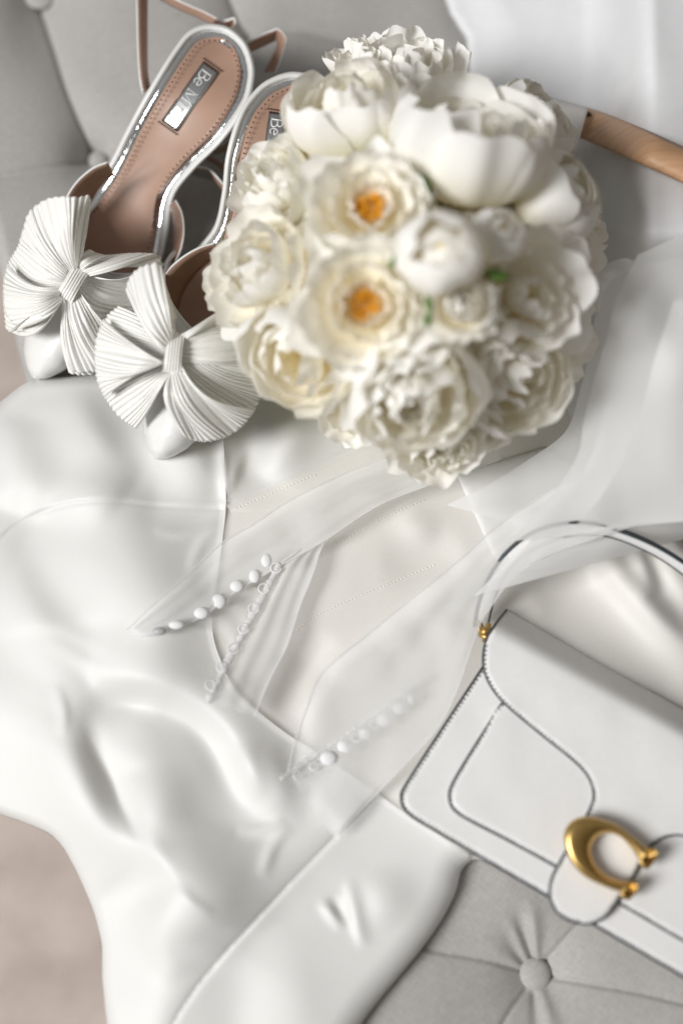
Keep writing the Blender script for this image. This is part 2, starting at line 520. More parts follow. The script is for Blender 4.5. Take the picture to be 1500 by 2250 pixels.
SEAM_R = smooth([(496, 1108), (560, 1085), (660, 1045), (760, 1000), (900, 940)], 40)
HANG = smooth([(-200, 1420), (-80, 1500), (60, 1610), (180, 1760), (270, 1862), (325, 1930), (345, 2010), (345, 2100), (340, 2250), (330, 2440)], 60)
RIDGES = [  # points, height, width left/below, width right/above
    ([(140, 850), (165, 900), (205, 962), (262, 1030), (300, 1060)], 0.0110, 85, 46),
    ([(350, 900), (390, 960), (440, 1030), (488, 1085)], 0.0095, 62, 40),
    ([(50, 920), (40, 985), (40, 1045), (10, 1120)], 0.0085, 40, 62),
    ([(50, 1075), (140, 1082), (250, 1090), (340, 1098)], 0.0070, 50, 40),
    ([(668, 880), (640, 945), (612, 1010), (590, 1060)], 0.0085, 44, 46),
    ([(560, 880), (545, 960), (530, 1050)], -0.0050, 30, 30),
    ([(492, 930), (497, 1040), (500, 1116)], 0.0040, 14, 34),
    ([(110, 1110), (205, 1170), (290, 1250), (335, 1345), (320, 1460), (270, 1540)], 0.0165, 140, 105),
    ([(0, 1150), (28, 1260), (80, 1360), (170, 1445), (270, 1500), (380, 1530)], 0.0060, 66, 40),
    ([(200, 1478), (310, 1492), (425, 1545), (500, 1600), (542, 1665), (566, 1718), (608, 1768), (670, 1796)], 0.0118, 32, 72),
    ([(215, 1530), (165, 1572), (150, 1630), (168, 1695), (212, 1785), (262, 1842), (318, 1882), (352, 1960)], 0.0095, 70, 30),
    ([(196, 1590), (208, 1640), (236, 1700), (272, 1772), (330, 1880)], -0.0030, 12, 24),
    ([(258, 1600), (300, 1640), (340, 1700), (360, 1770), (380, 1840)], 0.0075, 52, 70),
    ([(170, 1600), (215, 1556), (300, 1541), (390, 1562), (456, 1614), (500, 1700), (540, 1770)], -0.0062, 26, 26),
    ([(296, 1700), (316, 1780), (334, 1838), (368, 1895), (388, 1934), (378, 1978), (358, 2028), (362, 2080), (400, 2150)], 0.0158, 34, 100),
    ([(530, 1630), (548, 1690), (572, 1755)], 0.0055, 24, 26),
    ([(588, 1625), (604, 1690), (634, 1775)], 0.0048, 26, 30),
    ([(540, 1830), (500, 1930), (450, 2020), (420, 2110)], 0.0060, 80, 60),
    # fine creases
    ([(500, 1096), (514, 1050), (540, 985)], 0.0018, 8, 12),
    ([(488, 1128), (446, 1158), (392, 1172), (340, 1168)], 0.0016, 10, 9),
    ([(484, 1150), (440, 1200), (415, 1260)], 0.0014, 9, 11),
    ([(640, 1812), (600, 1860), (575, 1930)], 0.0018, 12, 10),
    ([(628, 1800), (580, 1822), (520, 1826)], 0.0016, 10, 12),
    ([(390, 1945), (420, 1985), (470, 2010)], 0.0014, 10, 12),
    ([(120, 1500), (140, 1560), (138, 1620)], 0.0014, 12, 10),
    # small creases in the turned hem
    ([(764, 1930), (774, 1985), (786, 2040), (800, 2085)], 0.0024, 9, 15),
    ([(704, 1976), (732, 2012), (756, 2042)], 0.0020, 10, 8),
    ([(728, 1966), (746, 2000), (760, 2028)], -0.0014, 8, 8),
    ([(830, 1905), (840, 1960), (862, 2040)], 0.0040, 40, 50),
    ([(600, 2040), (640, 2160), (670, 2300), (680, 2420)], 0.0024, 60, 60),
    ([(560, 2120), (520, 2200), (490, 2320), (470, 2420)], -0.0024, 50, 50),
    # inside of the bodice
    ([(570, 1560), (610, 1510), (650, 1440)], 0.0030, 24, 30),
    ([(610, 1570), (640, 1520), (700, 1440), (730, 1400)], -0.0040, 20, 26),
    ([(660, 1590), (690, 1545), (720, 1490)], 0.0030, 22, 26),
    ([(870, 1130), (910, 1150), (960, 1180)], 0.0030, 26, 30),
    ([(840, 1240), (930, 1230), (1010, 1200)], -0.0030, 40, 40),
    # right of the bag handle
    ([(1310, 1170), (1350, 1240), (1400, 1300), (1480, 1390), (1560, 1450)], 0.0110, 36, 20),
    ([(1385, 1190), (1420, 1260), (1440, 1310)], 0.0060, 20, 14),
    ([(1440, 1180), (1480, 1260), (1540, 1330)], 0.0060, 20, 26),
    ([(1180, 1330), (1280, 1290), (1340, 1260)], -0.0060, 50, 50),
    ([(1200, 1370), (1300, 1440), (1450, 1530)], 0.0040, 40, 36),
]
RX = np.arange(-320, 1780, 4.0); RY = np.arange(620, 2500, 4.0)
def blur(a, sig):
    n = int(sig * 3) + 1
    k = np.exp(-0.5 * (np.arange(-n, n + 1) / sig) ** 2); k /= k.sum()
    for ax_ in (0, 1):
        a = np.apply_along_axis(lambda v: np.convolve(np.pad(v, n, mode='edge'), k, 'valid'), ax_, a)
    return a
def fold_map():
    GX, GY = np.meshgrid(RX, RY)
    tot = [np.zeros(GX.shape), np.zeros(GX.shape)]
    for pts, a, wl, wr in RIDGES:
        pl = smooth(pts, 22)
        x0, y0 = pl.min(0) - 3.2 * 1.22 * max(wl, wr); x1, y1 = pl.max(0) + 3.2 * 1.22 * max(wl, wr)
        jx = np.nonzero((RX > x0) & (RX < x1))[0]; jy = np.nonzero((RY > y0) & (RY < y1))[0]
        if len(jx) == 0 or len(jy) == 0: continue
        sl = (slice(jy[0], jy[-1] + 1), slice(jx[0], jx[-1] + 1))
        d, s, t, _, _ = seg_dist(GX[sl], GY[sl], pl)
        wd = np.where(s < 0, wl, wr) * 1.22
        win = np.sin(np.pi * np.clip(t, 0, 1)) ** 0.9
        tot[0 if min(wl, wr) >= 20 else 1][sl] += a * np.exp(-(d / wd) ** 2) * win
    return 1.12 * blur(tot[0], 2.8) + 1.2 * blur(tot[1], 1.1)
FOLDS = fold_map()
def sample(M, X, Y):
    fx = np.clip((X - RX[0]) / 4.0, 0, len(RX) - 1.001); fy = np.clip((Y - RY[0]) / 4.0, 0, len(RY) - 1.001)
    i = fx.astype(int); j = fy.astype(int); u = fx - i; v = fy - j
    return (M[j, i] * (1 - u) + M[j, i + 1] * u) * (1 - v) + (M[j + 1, i] * (1 - u) + M[j + 1, i + 1] * u) * v
def dress_h(X, Y):
    X = np.asarray(X, float); Y = np.asarray(Y, float)
    h = 0.017 + 0.0003 * n_big(X, Y) + 0.0001 * n_mid(X, Y) + sample(FOLDS, X, Y)
    # seams: left side lies over the right one
    d, s, t, _, _ = seg_dist(X, Y, SEAM_V)
    h += -0.0002 * np.tanh(s * d / 7) * np.exp(-(d / 26) ** 2) + 0.0011 * np.exp(-(d / 7) ** 2)
    d, s, t, _, _ = seg_dist(X, Y, SEAM_H)
    h += 0.0004 * np.exp(-(d / 16) ** 2) + 0.0005 * np.tanh(s * d / 5) * np.exp(-d / 40) - 0.0010 * np.exp(-(d / 4) ** 2)
    d, s, t, _, _ = seg_dist(X, Y, SEAM_R)
    h += 0.0008 * np.exp(-(d / 9) ** 2) - 0.0012 * np.exp(-(d / 3.0) ** 2)
    d, s, t, _, _ = seg_dist(X, Y, SEAM_D)
    h += (s < 0) * 0.0050 * (1 - np.exp(-d / 34)) * np.exp(-(d / 120) ** 2) * (1 - sstep(t, 0.7, 1.0)) - 0.0012 * np.exp(-(d / 4) ** 2) + (s > 0) * 0.0010 * np.exp(-(d / 30) ** 2)
    # hanging over the bench edge
    d, s, t, _, _ = seg_dist(X, Y, HANG)
    sd = np.where(s < 0, d, -d)
    k = 34.0
    h -= PX * 0.42 * k * np.logaddexp(0, sd / k)
    # rounded rim
    d, s, t, nx, ny = seg_dist(X, Y, DRESS_OUT, True)
    right = (nx > 640) & (ny > 1850)
    r = np.where(right, 62.0, 24.0)
    drop = np.where(right, 0.015, 0.012)
    r = np.where((ny >= 1600) & ~right, 20.0, r)
    e = np.clip(1 - d / r, 0, 1)
    h -= drop * (1 - np.sqrt(np.clip(1 - e * e, 0, 1)))
    return np.where(sd < -60, np.maximum(h, 0.003 + 0 * h), h)

dress = thing("wedding_dress", "ivory satin wedding dress spread over the bench, its left side hanging over the edge", "dress", P(600, 1500, 0.0))
px, py, V, F = grid_surface(DRESS_OUT, 4.5, dress_h)
big = bpy.data.meshes.new("tmp")
big.from_pydata(V.tolist(), [], F.tolist()); big.update()
NRM = np.zeros(len(V) * 3); big.vertices.foreach_get("normal", NRM); NRM = NRM.reshape(-1, 3)
if NRM[:, 2].mean() < 0:
    F = F[:, ::-1]; NRM = -NRM
cx, cy = px[F].mean(1), py[F].mean(1)
left_of_v = inside(cx, cy, np.vstack([SEAM_V, [(1100, 1930), (1100, 2500), (-300, 2500), (-300, 800), (486, 800)]]))
above_h = inside(cx, cy, np.vstack([SEAM_H, [(496, 700), (-300, 700), (-300, 1290)]]))
hem = inside(cx, cy, np.vstack([SEAM_D[::-1], [(760, 1815), (1200, 1700), (1200, 2600), (330, 2600)]])) & left_of_v
bodice_up = (~left_of_v) & inside(cx, cy, np.vstack([SEAM_R, [(1000, 700), (480, 700), (480, 1112)]]))
region = np.where(hem, 1, np.where(left_of_v & above_h, 2, np.where(left_of_v, 0, np.where(bodice_up, 4, 3))))
for rid, nm, mt in ((0, "skirt_panel", SATIN), (1, "hem_panel", SATIN), (2, "side_panel", SATIN), (3, "bodice_lining", LINING), (4, "cup_panel", SATIN)):
    ff = F[region == rid]
    if len(ff) == 0: continue
    u, inv = np.unique(ff, return_inverse=True)
    ob = obj(nm, V[u], inv.reshape(ff.shape), mt, dress)
    ob.data.normals_split_custom_set_from_vertices(NRM[u].tolist())
bpy.data.meshes.remove(big)
# the part of the skirt that hangs down beside the bench
hb = DRESS_OUT[(DRESS_OUT[:, 0] < 300) & (DRESS_OUT[:, 1] > 1000)]
hb = hb[np.argsort(hb[:, 1])]
hb = smooth(hb[::4], 90)
hz = dress_h(hb[:, 0].copy(), hb[:, 1].copy())
H0 = P(hb[:, 0], hb[:, 1], hz)
G = np.stack([H0 + np.array([0.012 * k + 0.004 * math.sin(k * 3), 0.004 * k, -0.062 * k]) + np.stack([0.006 * k * np.sin(np.arange(90) * 0.5), 0 * hz, 0 * hz], -1) * 0.5 for k in range(6)], 1)
mb = MB(); mb.sheet(G); mb.build("hanging_skirt", SATIN, dress)
def on_dress(pl, dz=0.0):
    pl = np.asarray(pl, float)
    return P(pl[:, 0], pl[:, 1], dress_h(pl[:, 0].copy(), pl[:, 1].copy()) + dz)
mb = MB(); pp = on_dress(resample(SEAM_V, 240), 0.0); kz_ = np.ones(15) / 15; pp[:, 2] = np.convolve(np.pad(pp[:, 2], 7, mode='edge'), kz_, 'valid'); mb.tube(pp + np.array([0, 0, -0.0003]), 0.0006, 8); mb.build("piping", SATIN, dress)
def stitch_row(mb, pl, gap, ln, r, zf, across=False, flat=0.6):
    L = np.r_[0, np.cumsum(np.linalg.norm(np.diff(pl, axis=0), axis=1))]
    n = int(L[-1] / gap)
    for k in range(n):
        s0 = (k + 0.5) * gap
        a = np.array([np.interp(s0 - ln / 2, L, pl[:, i]) for i in (0, 1)]); b = np.array([np.interp(s0 + ln / 2, L, pl[:, i]) for i in (0, 1)])
        if across:
            c = (a + b) / 2; t = (b - a); t = np.array([-t[1], t[0]]); a, b = c - t / 2, c + t / 2
        q = np.array([a, (a + b) / 2, b])
        mb.tube(zf(q), [r * 0.6, r, r * 0.6], 6, flat=flat)
for pts in ([(515, 1118), (560, 1100), (640, 1064), (700, 1040)], [(735, 1196), (800, 1160), (870, 1125), (935, 1098)],
            [(650, 1385), (700, 1350), (800, 1305), (880, 1272), (960, 1238)]):
    mb = MB(); stitch_row(mb, smooth(pts, 40), 8.5, 5.0, 0.00046, lambda q: on_dress(q, 0.0001), flat=0.45)
    mb.build("stitching", IVTHREAD, dress)["kind"] = "stuff"
fac = np.array([(1000, 1040), (1012, 1066), (1045, 1140), (1080, 1218), (1110, 1260), (1200, 1250), (1330, 1180), (1330, 1060), (1200, 980)], float)
fac = resample(np.vstack([fac, fac[:1]]), 160)[:-1]
def fac_z(X, Y):
    d, s_, t, _, _ = seg_dist(X, Y, fac, True)
    return dress_h(X, Y) + 0.0034 - 0.0016 * np.exp(-d / 8)
px, py, V, F = grid_surface(fac, 6, fac_z)
fo_ = obj("facing", V, F, SATIN, dress); solidify(fo_, 0.001)

# ------------------------------------------------------------------ white cloth and wooden hanger at the upper right
CLOTH_OUT = smooth([(962, -120), (972, -20), (992, 40), (1022, 85), (1030, 150), (1040, 300), (1080, 500), (1130, 760), (1200, 900), (1300, 1000), (1420, 1080), (1520, 1120), (1760, 1160), (1850, 600), (1800, -200), (1300, -300)], 120, True)
def cloth_z(X, Y):
    d, s, t, _, _ = seg_dist(X, Y, CLOTH_OUT, True)
    h = 0.012 + 0.010 * sstep(d, 0, 120) + 0.006 * sstep(X, 1050, 1450)
    h += 0.072 * sstep(X, 1275, 1440) * (1 - sstep(Y, 500, 680)) + 0.002 * n_big(X, Y) + 0.003 * np.exp(-((X - 1420 - 0.3 * (Y - 100)) / 60) ** 2) 
    e = np.clip(1 - d / 14, 0, 1)
    return h - 0.006 * (1 - np.sqrt(1 - e * e))
px, py, V, F = grid_surface(CLOTH_OUT, 10, cloth_z)
white = obj("white_cloth", V, F, CLOTH)
solidify(white, 0.002)
tag(white, "plain white cloth draped behind the bouquet under the wooden hanger", "cloth")

hg = thing("wooden_hanger", "pale wooden clothes hanger lying on the white cloth", "hanger", P(1400, 320, 0.10))
ax = smooth([(1262, 262), (1330, 288), (1420, 326), (1520, 372), (1640, 430)], 26)
hw = np.interp(np.linspace(0, 1, 26), [0, 0.06, 0.15, 0.5, 1], [32, 35, 36, 37, 38])
G = []
for i in range(26):
    tdir = ax[min(i + 1, 25)] - ax[max(i - 1, 0)]; tdir /= np.linalg.norm(tdir)
    nrm = np.array([-tdir[1], tdir[0]])
    row = []
    for sv in np.linspace(-1, 1, 9):
        q = ax[i] + nrm * hw[i] * sv
        row.append(P(q[0], q[1], 0.050 + 0.072 * float(sstep(ax[i][0], 1275, 1440)) + 0.006 * (1 - abs(sv) ** 2.5)))
    G.append(row)
Vs, Fs, Ms = slab(np.array(G), 0.011, 'up')
obj("arm", Vs, Fs, [WOOD, WOOD, WOOD], hg, True, Ms)
mb = MB(); mb.tube([P(1289, 256, 0.050), P(1289, 256, 0.0566)], [0.0035, 0.003], 14); mb.build("dark_hole", HOLE, hg)  # dark plug stands for the hole in the arm, its shade put into the colour
mb = MB(); mb.tube([P(1640, 430, 0.122), P(1660, 360, 0.122), P(1650, 300, 0.122), P(1600, 270, 0.122)], 0.0016, 8); mb.build("hook", PLATE, hg)
a_ = smooth([(1190, 208), (1225, 218), (1262, 228), (1292, 236)], 12); b_ = smooth([(1180, 320), (1215, 328), (1250, 338), (1262, 342)], 12)
G = np.stack([np.stack([P(*(a_[i] * (1 - k) + b_[i] * k), 0.064 + 0.004 * math.sin(k * 3.1)) for k in np.linspace(0, 1, 8)]) for i in range(12)])
Vs, Fs, Ms = slab(G, 0.001, 'up')
st = obj("fabric_strap", Vs, Fs, [LINING, LINING, LINING], None, True, Ms)
tag(st, "ivory fabric strap looped over the end of the wooden hanger", "strap")

# ------------------------------------------------------------------ shoes
RIM = np.array([(0, 10, 3), (6, 9, 30), (17, 9, 52), (36, 10, 72), (60, 13, 87), (128, 18, 101), (225, 11, 99), (306, -1, 87), (380, -6, 80), (449, 2, 94), (520, 5, 112), (600, 5, 121), (700, 0, 100), (777, -8, 66), (835, -9, 46), (866, -8, 22), (878, -8, 6)], float)
RIM = smooth(RIM, 400)
def rim_c(a): return np.interp(a, RIM[:, 0], RIM[:, 1])
def rim_w(a):
    return np.interp(a, RIM[:, 0], RIM[:, 2])
def sole_z(a): return 0.019 + 0.059 * (1 - sstep(np.asarray(a, float), 120, 520)) - 0.004 * sstep(np.asarray(a, float), 500, 880)

def glyph_strokes():
    """serif capitals and small letters as (points, thick) strokes; unit: cap height 1, origin at base line"""
    def arc(cx, cy, rx, ry, a0, a1, n=10):
        return [(cx + rx * math.cos(math.radians(a0 + (a1 - a0) * i / n)), cy + ry * math.sin(math.radians(a0 + (a1 - a0) * i / n))) for i in range(n + 1)]
    B = [([(0.12, 0), (0.12, 1)], .075), ([(0.0, 0), (0.28, 0)], .03), ([(0.0, 1), (0.28, 1)], .03),
         ([(0.12, 1)] + arc(0.34, 0.77, 0.22, 0.23, 90, -90) + [(0.12, 0.54)], .055), ([(0.12, 0.54)] + arc(0.36, 0.27, 0.27, 0.27, 90, -90) + [(0.12, 0)], .065)]
    e = [([(0.04, 0.36), (0.44, 0.36)] + arc(0.24, 0.33, 0.21, 0.33, 10, 320, 16), .055)]
    M = [([(0.08, 0), (0.08, 1)], .035), ([(0.08, 1), (0.42, 0.05)], .07), ([(0.42, 0.05), (0.78, 1)], .035), ([(0.78, 1), (0.78, 0)], .07),
         ([(-0.02, 0), (0.2, 0)], .03), ([(-0.02, 1), (0.1, 1)], .03), ([(0.66, 0), (0.92, 0)], .03), ([(0.76, 1), (0.9, 1)], .03)]
    i_ = [([(0.12, 0), (0.12, 0.64)], .06), ([(0.02, 0), (0.24, 0)], .03), ([(0.03, 0.62), (0.12, 0.64)], .03), ([(0.11, 0.9), (0.13, 0.9)], .075)]
    n = [([(0.1, 0), (0.1, 0.64)], .06), ([(0.0, 0), (0.22, 0)], .03), ([(0.02, 0.62), (0.1, 0.64)], .03),
         ([(0.1, 0.48)] + arc(0.27, 0.46, 0.16, 0.18, 160, 0) + [(0.43, 0)], .055), ([(0.33, 0), (0.54, 0)], .03)]
    return [("B", B, 0.70), ("e", e, 0.62), (" ", [], 0.30), ("M", M, 1.0), ("i", i_, 0.32), ("n", n, 0.60), ("e", e, 0.55)]

def make_shoe(label, heel_px, toe_px, mirror, zoff, plate_a, bow, toe_dz, straps, text_len):
    hp = np.array(heel_px, float); tp = np.array(toe_px, float)
    sc_ = np.linalg.norm(tp - hp) / 878.0
    d = (tp - hp) / np.linalg.norm(tp - hp); n = np.array([d[1], -d[0]])
    if mirror: n = n * np.array([1, 1])
    mir = -1.0 if mirror else 1.0
    def Q(a, l, z):
        a = np.asarray(a, float) * sc_; l = np.asarray(l, float) * sc_ * mir
        x = hp[0] + a * d[0] + l * n[0]; y = hp[1] + a * d[1] + l * n[1]
        return P(x, y, np.asarray(z, float) + zoff)
    sh = thing("heeled_shoe", label, "shoe", Q(60, 10, -zoff * 0 - 0.0), "pair of bridal shoes with pleated bows")
    def sgn(F): return [f[::-1] for f in F] if mirror else F
    # outline of the foot bed, heel end round
    aa = np.r_[0, 2, 6, 11, 17, 26, 36, 47, 60, np.linspace(80, 640, 40)]
    Lc = np.stack([aa, rim_c(aa) - rim_w(aa)], -1); Rc = np.stack([aa, rim_c(aa) + rim_w(aa)], -1)
    out = smooth(np.vstack([Lc[::-1], Rc[1:]])[::2], 130)
    T = np.gradient(out, axis=0); T /= np.linalg.norm(T, axis=1, keepdims=True)
    inn = np.stack([T[:, 1], -T[:, 0]], -1)
    c0 = out.mean(0)
    if ((out + inn * 5 - c0) ** 2).sum() > ((out - inn * 5 - c0) ** 2).sum(): inn = -inn
    def off(dpx, dz):
        p = out + inn * dpx
        return Q(p[:, 0], p[:, 1], sole_z(out[:, 0]) + dz)
    # white satin rim and side wrap
    G = np.stack([off(7, -0.016), off(2, -0.012), off(0, -0.006), off(0, -0.0015), off(2, 0.0004), off(6, 0.0012), off(10, 0.0006), off(13, -0.0008), off(14, -0.003)], 1)
    mb = MB(); mb.sheet(G); mb.build("rim", SHOE_SATIN, sh)
    # silver band
    G = np.stack([off(12, -0.0022), off(15, -0.0008), off(20, -0.0005), off(26, -0.0011), off(32, -0.0022), off(38, -0.003)], 1)
    mb = MB(); mb.sheet(G); mb.build("silver_band", SILVER, sh)
    # tan insole
    ins = out + inn * 30
    h = len(ins) // 2
    Ls, Rs = ins[:h + 1][::-1], ins[h:] if len(ins[h:]) == h + 1 else ins[h - 1:]
    Ls, Rs = resample(Ls, 60), resample(Rs, 60)
    ks = np.linspace(0, 1, 15)
    ga = Ls[:, None, 0] * (1 - ks) + Rs[:, None, 0] * ks; gl = Ls[:, None, 1] * (1 - ks) + Rs[:, None, 1] * ks
    zz = sole_z(ga) - 0.0016 - 0.0024 * (1 - (2 * ks - 1) ** 2)[None, :] * sstep(ga, 0, 40)
    zz = zz + 0.0006
    G = Q(ga, gl, zz)
    Vs, Fs, Ms = slab(G, 0.0012, 'up')
    obj("insole", Vs, Fs, [TAN, TAN, TAN], sh, True, Ms)
    # stitch holes round the insole
    mb = MB()
    st_ = out + inn * 36
    L = np.r_[0, np.cumsum(np.linalg.norm(np.diff(st_, axis=0), axis=1))]
    for s0 in np.arange(60, L[-1] - 60, 11.5):
        q = np.array([np.interp(s0, L, st_[:, k]) for k in (0, 1)]); aq = np.interp(s0, L, out[:, 0])
        mb.ball(Q(q[0], q[1], sole_z(aq) + 0.0010), 0.00062, nu=6, nv=4)
    mb.build("stitching", HOLE, sh)["kind"] = "stuff"
    # heel block
    G = []
    sel = np.linspace(0, 1, 40)
    hl = np.vstack([Lc[(Lc[:, 0] <= 150)][::-1], Rc[(Rc[:, 0] <= 150)][1:]])
    hl = resample(np.vstack([hl, hl[:1]]), 48)[:-1]
    hc = hl.mean(0)
    zt = 0.078 - 0.014
    for f, zf_ in ((0.93, zt), (0.84, zt - 0.012), (0.70, zt * 0.5), (0.62, 0.010 - zoff), (0.62, 0.002 - zoff)):
        q = hc + (hl - hc) * f + np.array([0, 0]) 
        G.append(Q(q[:, 0] * 0.96 + 4, q[:, 1], zf_))
    mb = MB(); G = np.array(G)
    mb.add(G.reshape(-1, 3), grid_faces(5, len(hl), True)); mb.build("heel", SHOE_SATIN, sh)
    # outsole
    a2 = np.r_[np.linspace(2, 60, 8), np.linspace(90, 874, 40)]
    G = np.stack([Q(a2, rim_c(a2) + rim_w(a2) * k * 0.92, sole_z(a2) - 0.010) for k in np.linspace(-1, 1, 7)], 1)
    mb = MB(); mb.sheet(G); mb.build("outsole", TAN, sh)
    # toe upper with open throat
    svals = np.linspace(-1, 1, 41); tvals = np.linspace(0, 1, 40)
    G = np.zeros((40, 41, 3))
    for j, sv in enumerate(svals):
        a_s = 602 - 160 * abs(sv) ** 1.6
        for i, tv in enumerate(tvals):
            a = a_s + (880 - a_s) * (1 - (1 - tv) ** 1.25)
            H = np.interp(a, [400, 480, 560, 640, 740, 820, 866, 880], [0.046, 0.050, 0.050, 0.046, 0.037, 0.028, 0.018, 0.008])
            ww = np.interp(a, [400, 470, 540, 620, 700, 777, 835, 866, 880], [92, 134, 146, 134, 106, 72, 50, 26, 5])
            l = rim_c(a) + ww * math.sin(sv * math.pi / 2) ** 1
            G[i, j] = Q(a, l, sole_z(a) - 0.010 + (H + 0.006) * max(0.0, math.cos(sv * math.pi / 2)) ** 0.55 + toe_dz * sstep(a, 600, 880))
    Vs, Fs, Ms = slab(G, 0.0014, 'up')
    # outside satin, inside tan
    up = obj("toe_upper", Vs, Fs, [SHOE_SATIN, TAN, SHOE_SATIN], sh, True, Ms)
    nn = up.data.polygons[20 * 40 + 20].normal
    # throat binding and its stitches
    mb = MB(); mb.tube(G[0], 0.0009, 6); mb.build("throat_binding", SHOE_SATIN, sh)
    # side wings reaching back along the foot bed: satin outside, leather inside
    # name plate
    (ax0, ay0), (ax1, ay1), pw = plate_a
    p0 = np.array([ax0, ay0], float); p1 = np.array([ax1, ay1], float)
    e1 = (p1 - p0); Lp = np.linalg.norm(e1); e1 /= Lp; e2 = np.array([-e1[1], e1[0]]) * -1   # e2: towards the top of the letters
    zp = zoff + 0.0758
    def W(u, v, dz=0.0):
        q = p0[None] + np.outer(np.atleast_1d(u), e1) + np.outer(np.atleast_1d(v), e2)
        aq = (q - hp) @ d / sc_
        return P(q[:, 0], q[:, 1], sole_z(aq) + zoff - 0.0024 + dz)
    us = np.linspace(0, Lp, 24); vs = np.linspace(-pw / 2, pw / 2, 6)
    G = np.stack([np.stack([W(u, v, 0.0004 * math.sin(u * 0.045 + 0.6))[0] for v in vs]) for u in us])
    Vs, Fs, Ms = slab(G, 0.0007, 'up')
    plate = obj("name_plate", Vs, Fs, [PLATE, PLATE, PLATE], sh, True, Ms)
    x = 0.0; gl_ = glyph_strokes()
    tot = sum(g[2] for g in gl_); cap = pw * 0.60; scale = (Lp * 0.84) / (tot * cap) 
    for ch, strokes, adv in gl_:
        if strokes:
            mb = MB()
            for pts, th in strokes:
                pts = np.array(pts)
                u = Lp * 0.08 + (x + pts[:, 0]) * cap * scale; v = -cap / 2 + pts[:, 1] * cap
                mb.tube(np.vstack([W(u[k], v[k], 0.0007)[0] for k in range(len(u))]), th * cap * PX * 0.85, 6, flat=0.4)
            mb.build("letter", LETTER, plate)
        x += adv
    mb = MB()
    for uu in (-5.0, Lp + 5.0):
        for v in np.linspace(-pw / 2 - 2, pw / 2 + 2, 8):
            mb.ball(W(uu, v, 0.0005)[0], (0.0009, 0.0007, 0.0005), nu=6, nv=4)
    mb.build("plate_stitching", HOLE, sh)["kind"] = "stuff"
    # straps: two edges with heights, tan inside, satin outside
    for ea, eb, flip, hasst in straps:
        ea = smooth(ea, 30); eb = smooth(eb, 30)
        A = P(ea[:, 0], ea[:, 1], ea[:, 2]); Bv = P(eb[:, 0], eb[:, 1], eb[:, 2])
        ks = np.linspace(0, 1, 5)
        G = A[:, None] * (1 - ks)[None, :, None] + Bv[:, None] * ks[None, :, None]
        Vs, Fs, Ms = slab(G, 0.0014, 'up')
        s_ = obj("strap" if hasst != 2 else "quarter", Vs, Fs, [TAN, SHOE_SATIN, SHOE_SATIN] if flip else [SHOE_SATIN, TAN, SHOE_SATIN], sh, True, Ms)
        if hasst == 1:
            mb = MB()
            Nn = np.cross(np.gradient(G, axis=0)[:, 2], (Bv - A)); Nn /= np.linalg.norm(Nn, axis=1, keepdims=True)
            for k in (0.14, 0.86):
                lin = resample(A * (1 - k) + Bv * k + Nn * (0.0004 if Nn[:, 2].mean() > 0 else -0.0004), 60)
                for i in range(1, 58, 2):
                    mb.tube(lin[i:i + 2], 0.00032, 5)
            mb.build("strap_stitching", THREAD, s_)["kind"] = "stuff"
    # pleated bow
    K, kdir, kl, kw, kz, lobes = bow
    K = np.array(K, float); kd = np.array(kdir, float); kd /= np.linalg.norm(kd); kn = np.array([-kd[1], kd[0]])
    bw = None
    for rim, side, npl, zr, bulge, seed in lobes:
        npl = int(npl * 1.2)
        rim = smooth(rim, 240)
        rr = np.random.default_rng(seed)
        s0, s1 = side
        m = 46
        G = np.zeros((m, 240, 3))
        u = np.linspace(0, 1, 240)
        knots = np.r_[0, np.cumsum(rr.uniform(0.55, 1.5, npl))]; knots /= knots[-1]
        ph = np.interp(u, knots, np.arange(npl + 1))
        fr = ph % 1.0
        skew = np.interp(ph, np.arange(npl + 1), rr.uniform(0.3, 0.7, npl + 1))
        prof = np.where(fr < skew, fr / skew, (1 - fr) / (1 - skew)) ** 0.8
        amp_u = np.interp(ph, np.arange(npl + 1), rr.uniform(0.5, 1.3, npl + 1))
        big_ph = rr.uniform(0, 6.28); curl = rr.uniform(-22, 22)
        start = K[None] + kd[None] * (s0 + (s1 - s0) * u)[:, None] * kl * 0.42 
        wob = np.interp(u, np.linspace(0, 1, 7), rr.normal(size=7))
        for i in range(m):
            t = i / (m - 1)
            q = start * (1 - t) + rim[:, :2] * t
            # pleats drift sideways a little on the way out
            tdir = np.gradient(rim[:, :2], axis=0); tdir /= np.linalg.norm(tdir, axis=1, keepdims=True)
            q = q + tdir * ((wob * 9 + 5 * np.sin(u * 11 + big_ph + 2 * t) + curl) * math.sin(math.pi * t))[:, None]
            q = q + (rim[:, :2] - start) * (0.018 * (prof - 0.5) * sstep(t, .8, 1.0))[:, None]
            amp = 0.0025 * (0.35 + 0.65 * min(1, t * 1.8)) * amp_u * (1 - 0.25 * sstep(t, .9, 1))
            z = kz + (rim[:, 2] - kz) * t + bulge * math.sin(math.pi * min(1, t ** 0.8)) + prof * amp + (0.0024 * wob + 0.0030 * np.sin(u * 2 * math.pi * 2.2 + big_ph)) * math.sin(2.6 * t) * t ** 0.5 
            G[i] = P(q[:, 0], q[:, 1], z)
        mbb = MB(); mbb.sheet(G)
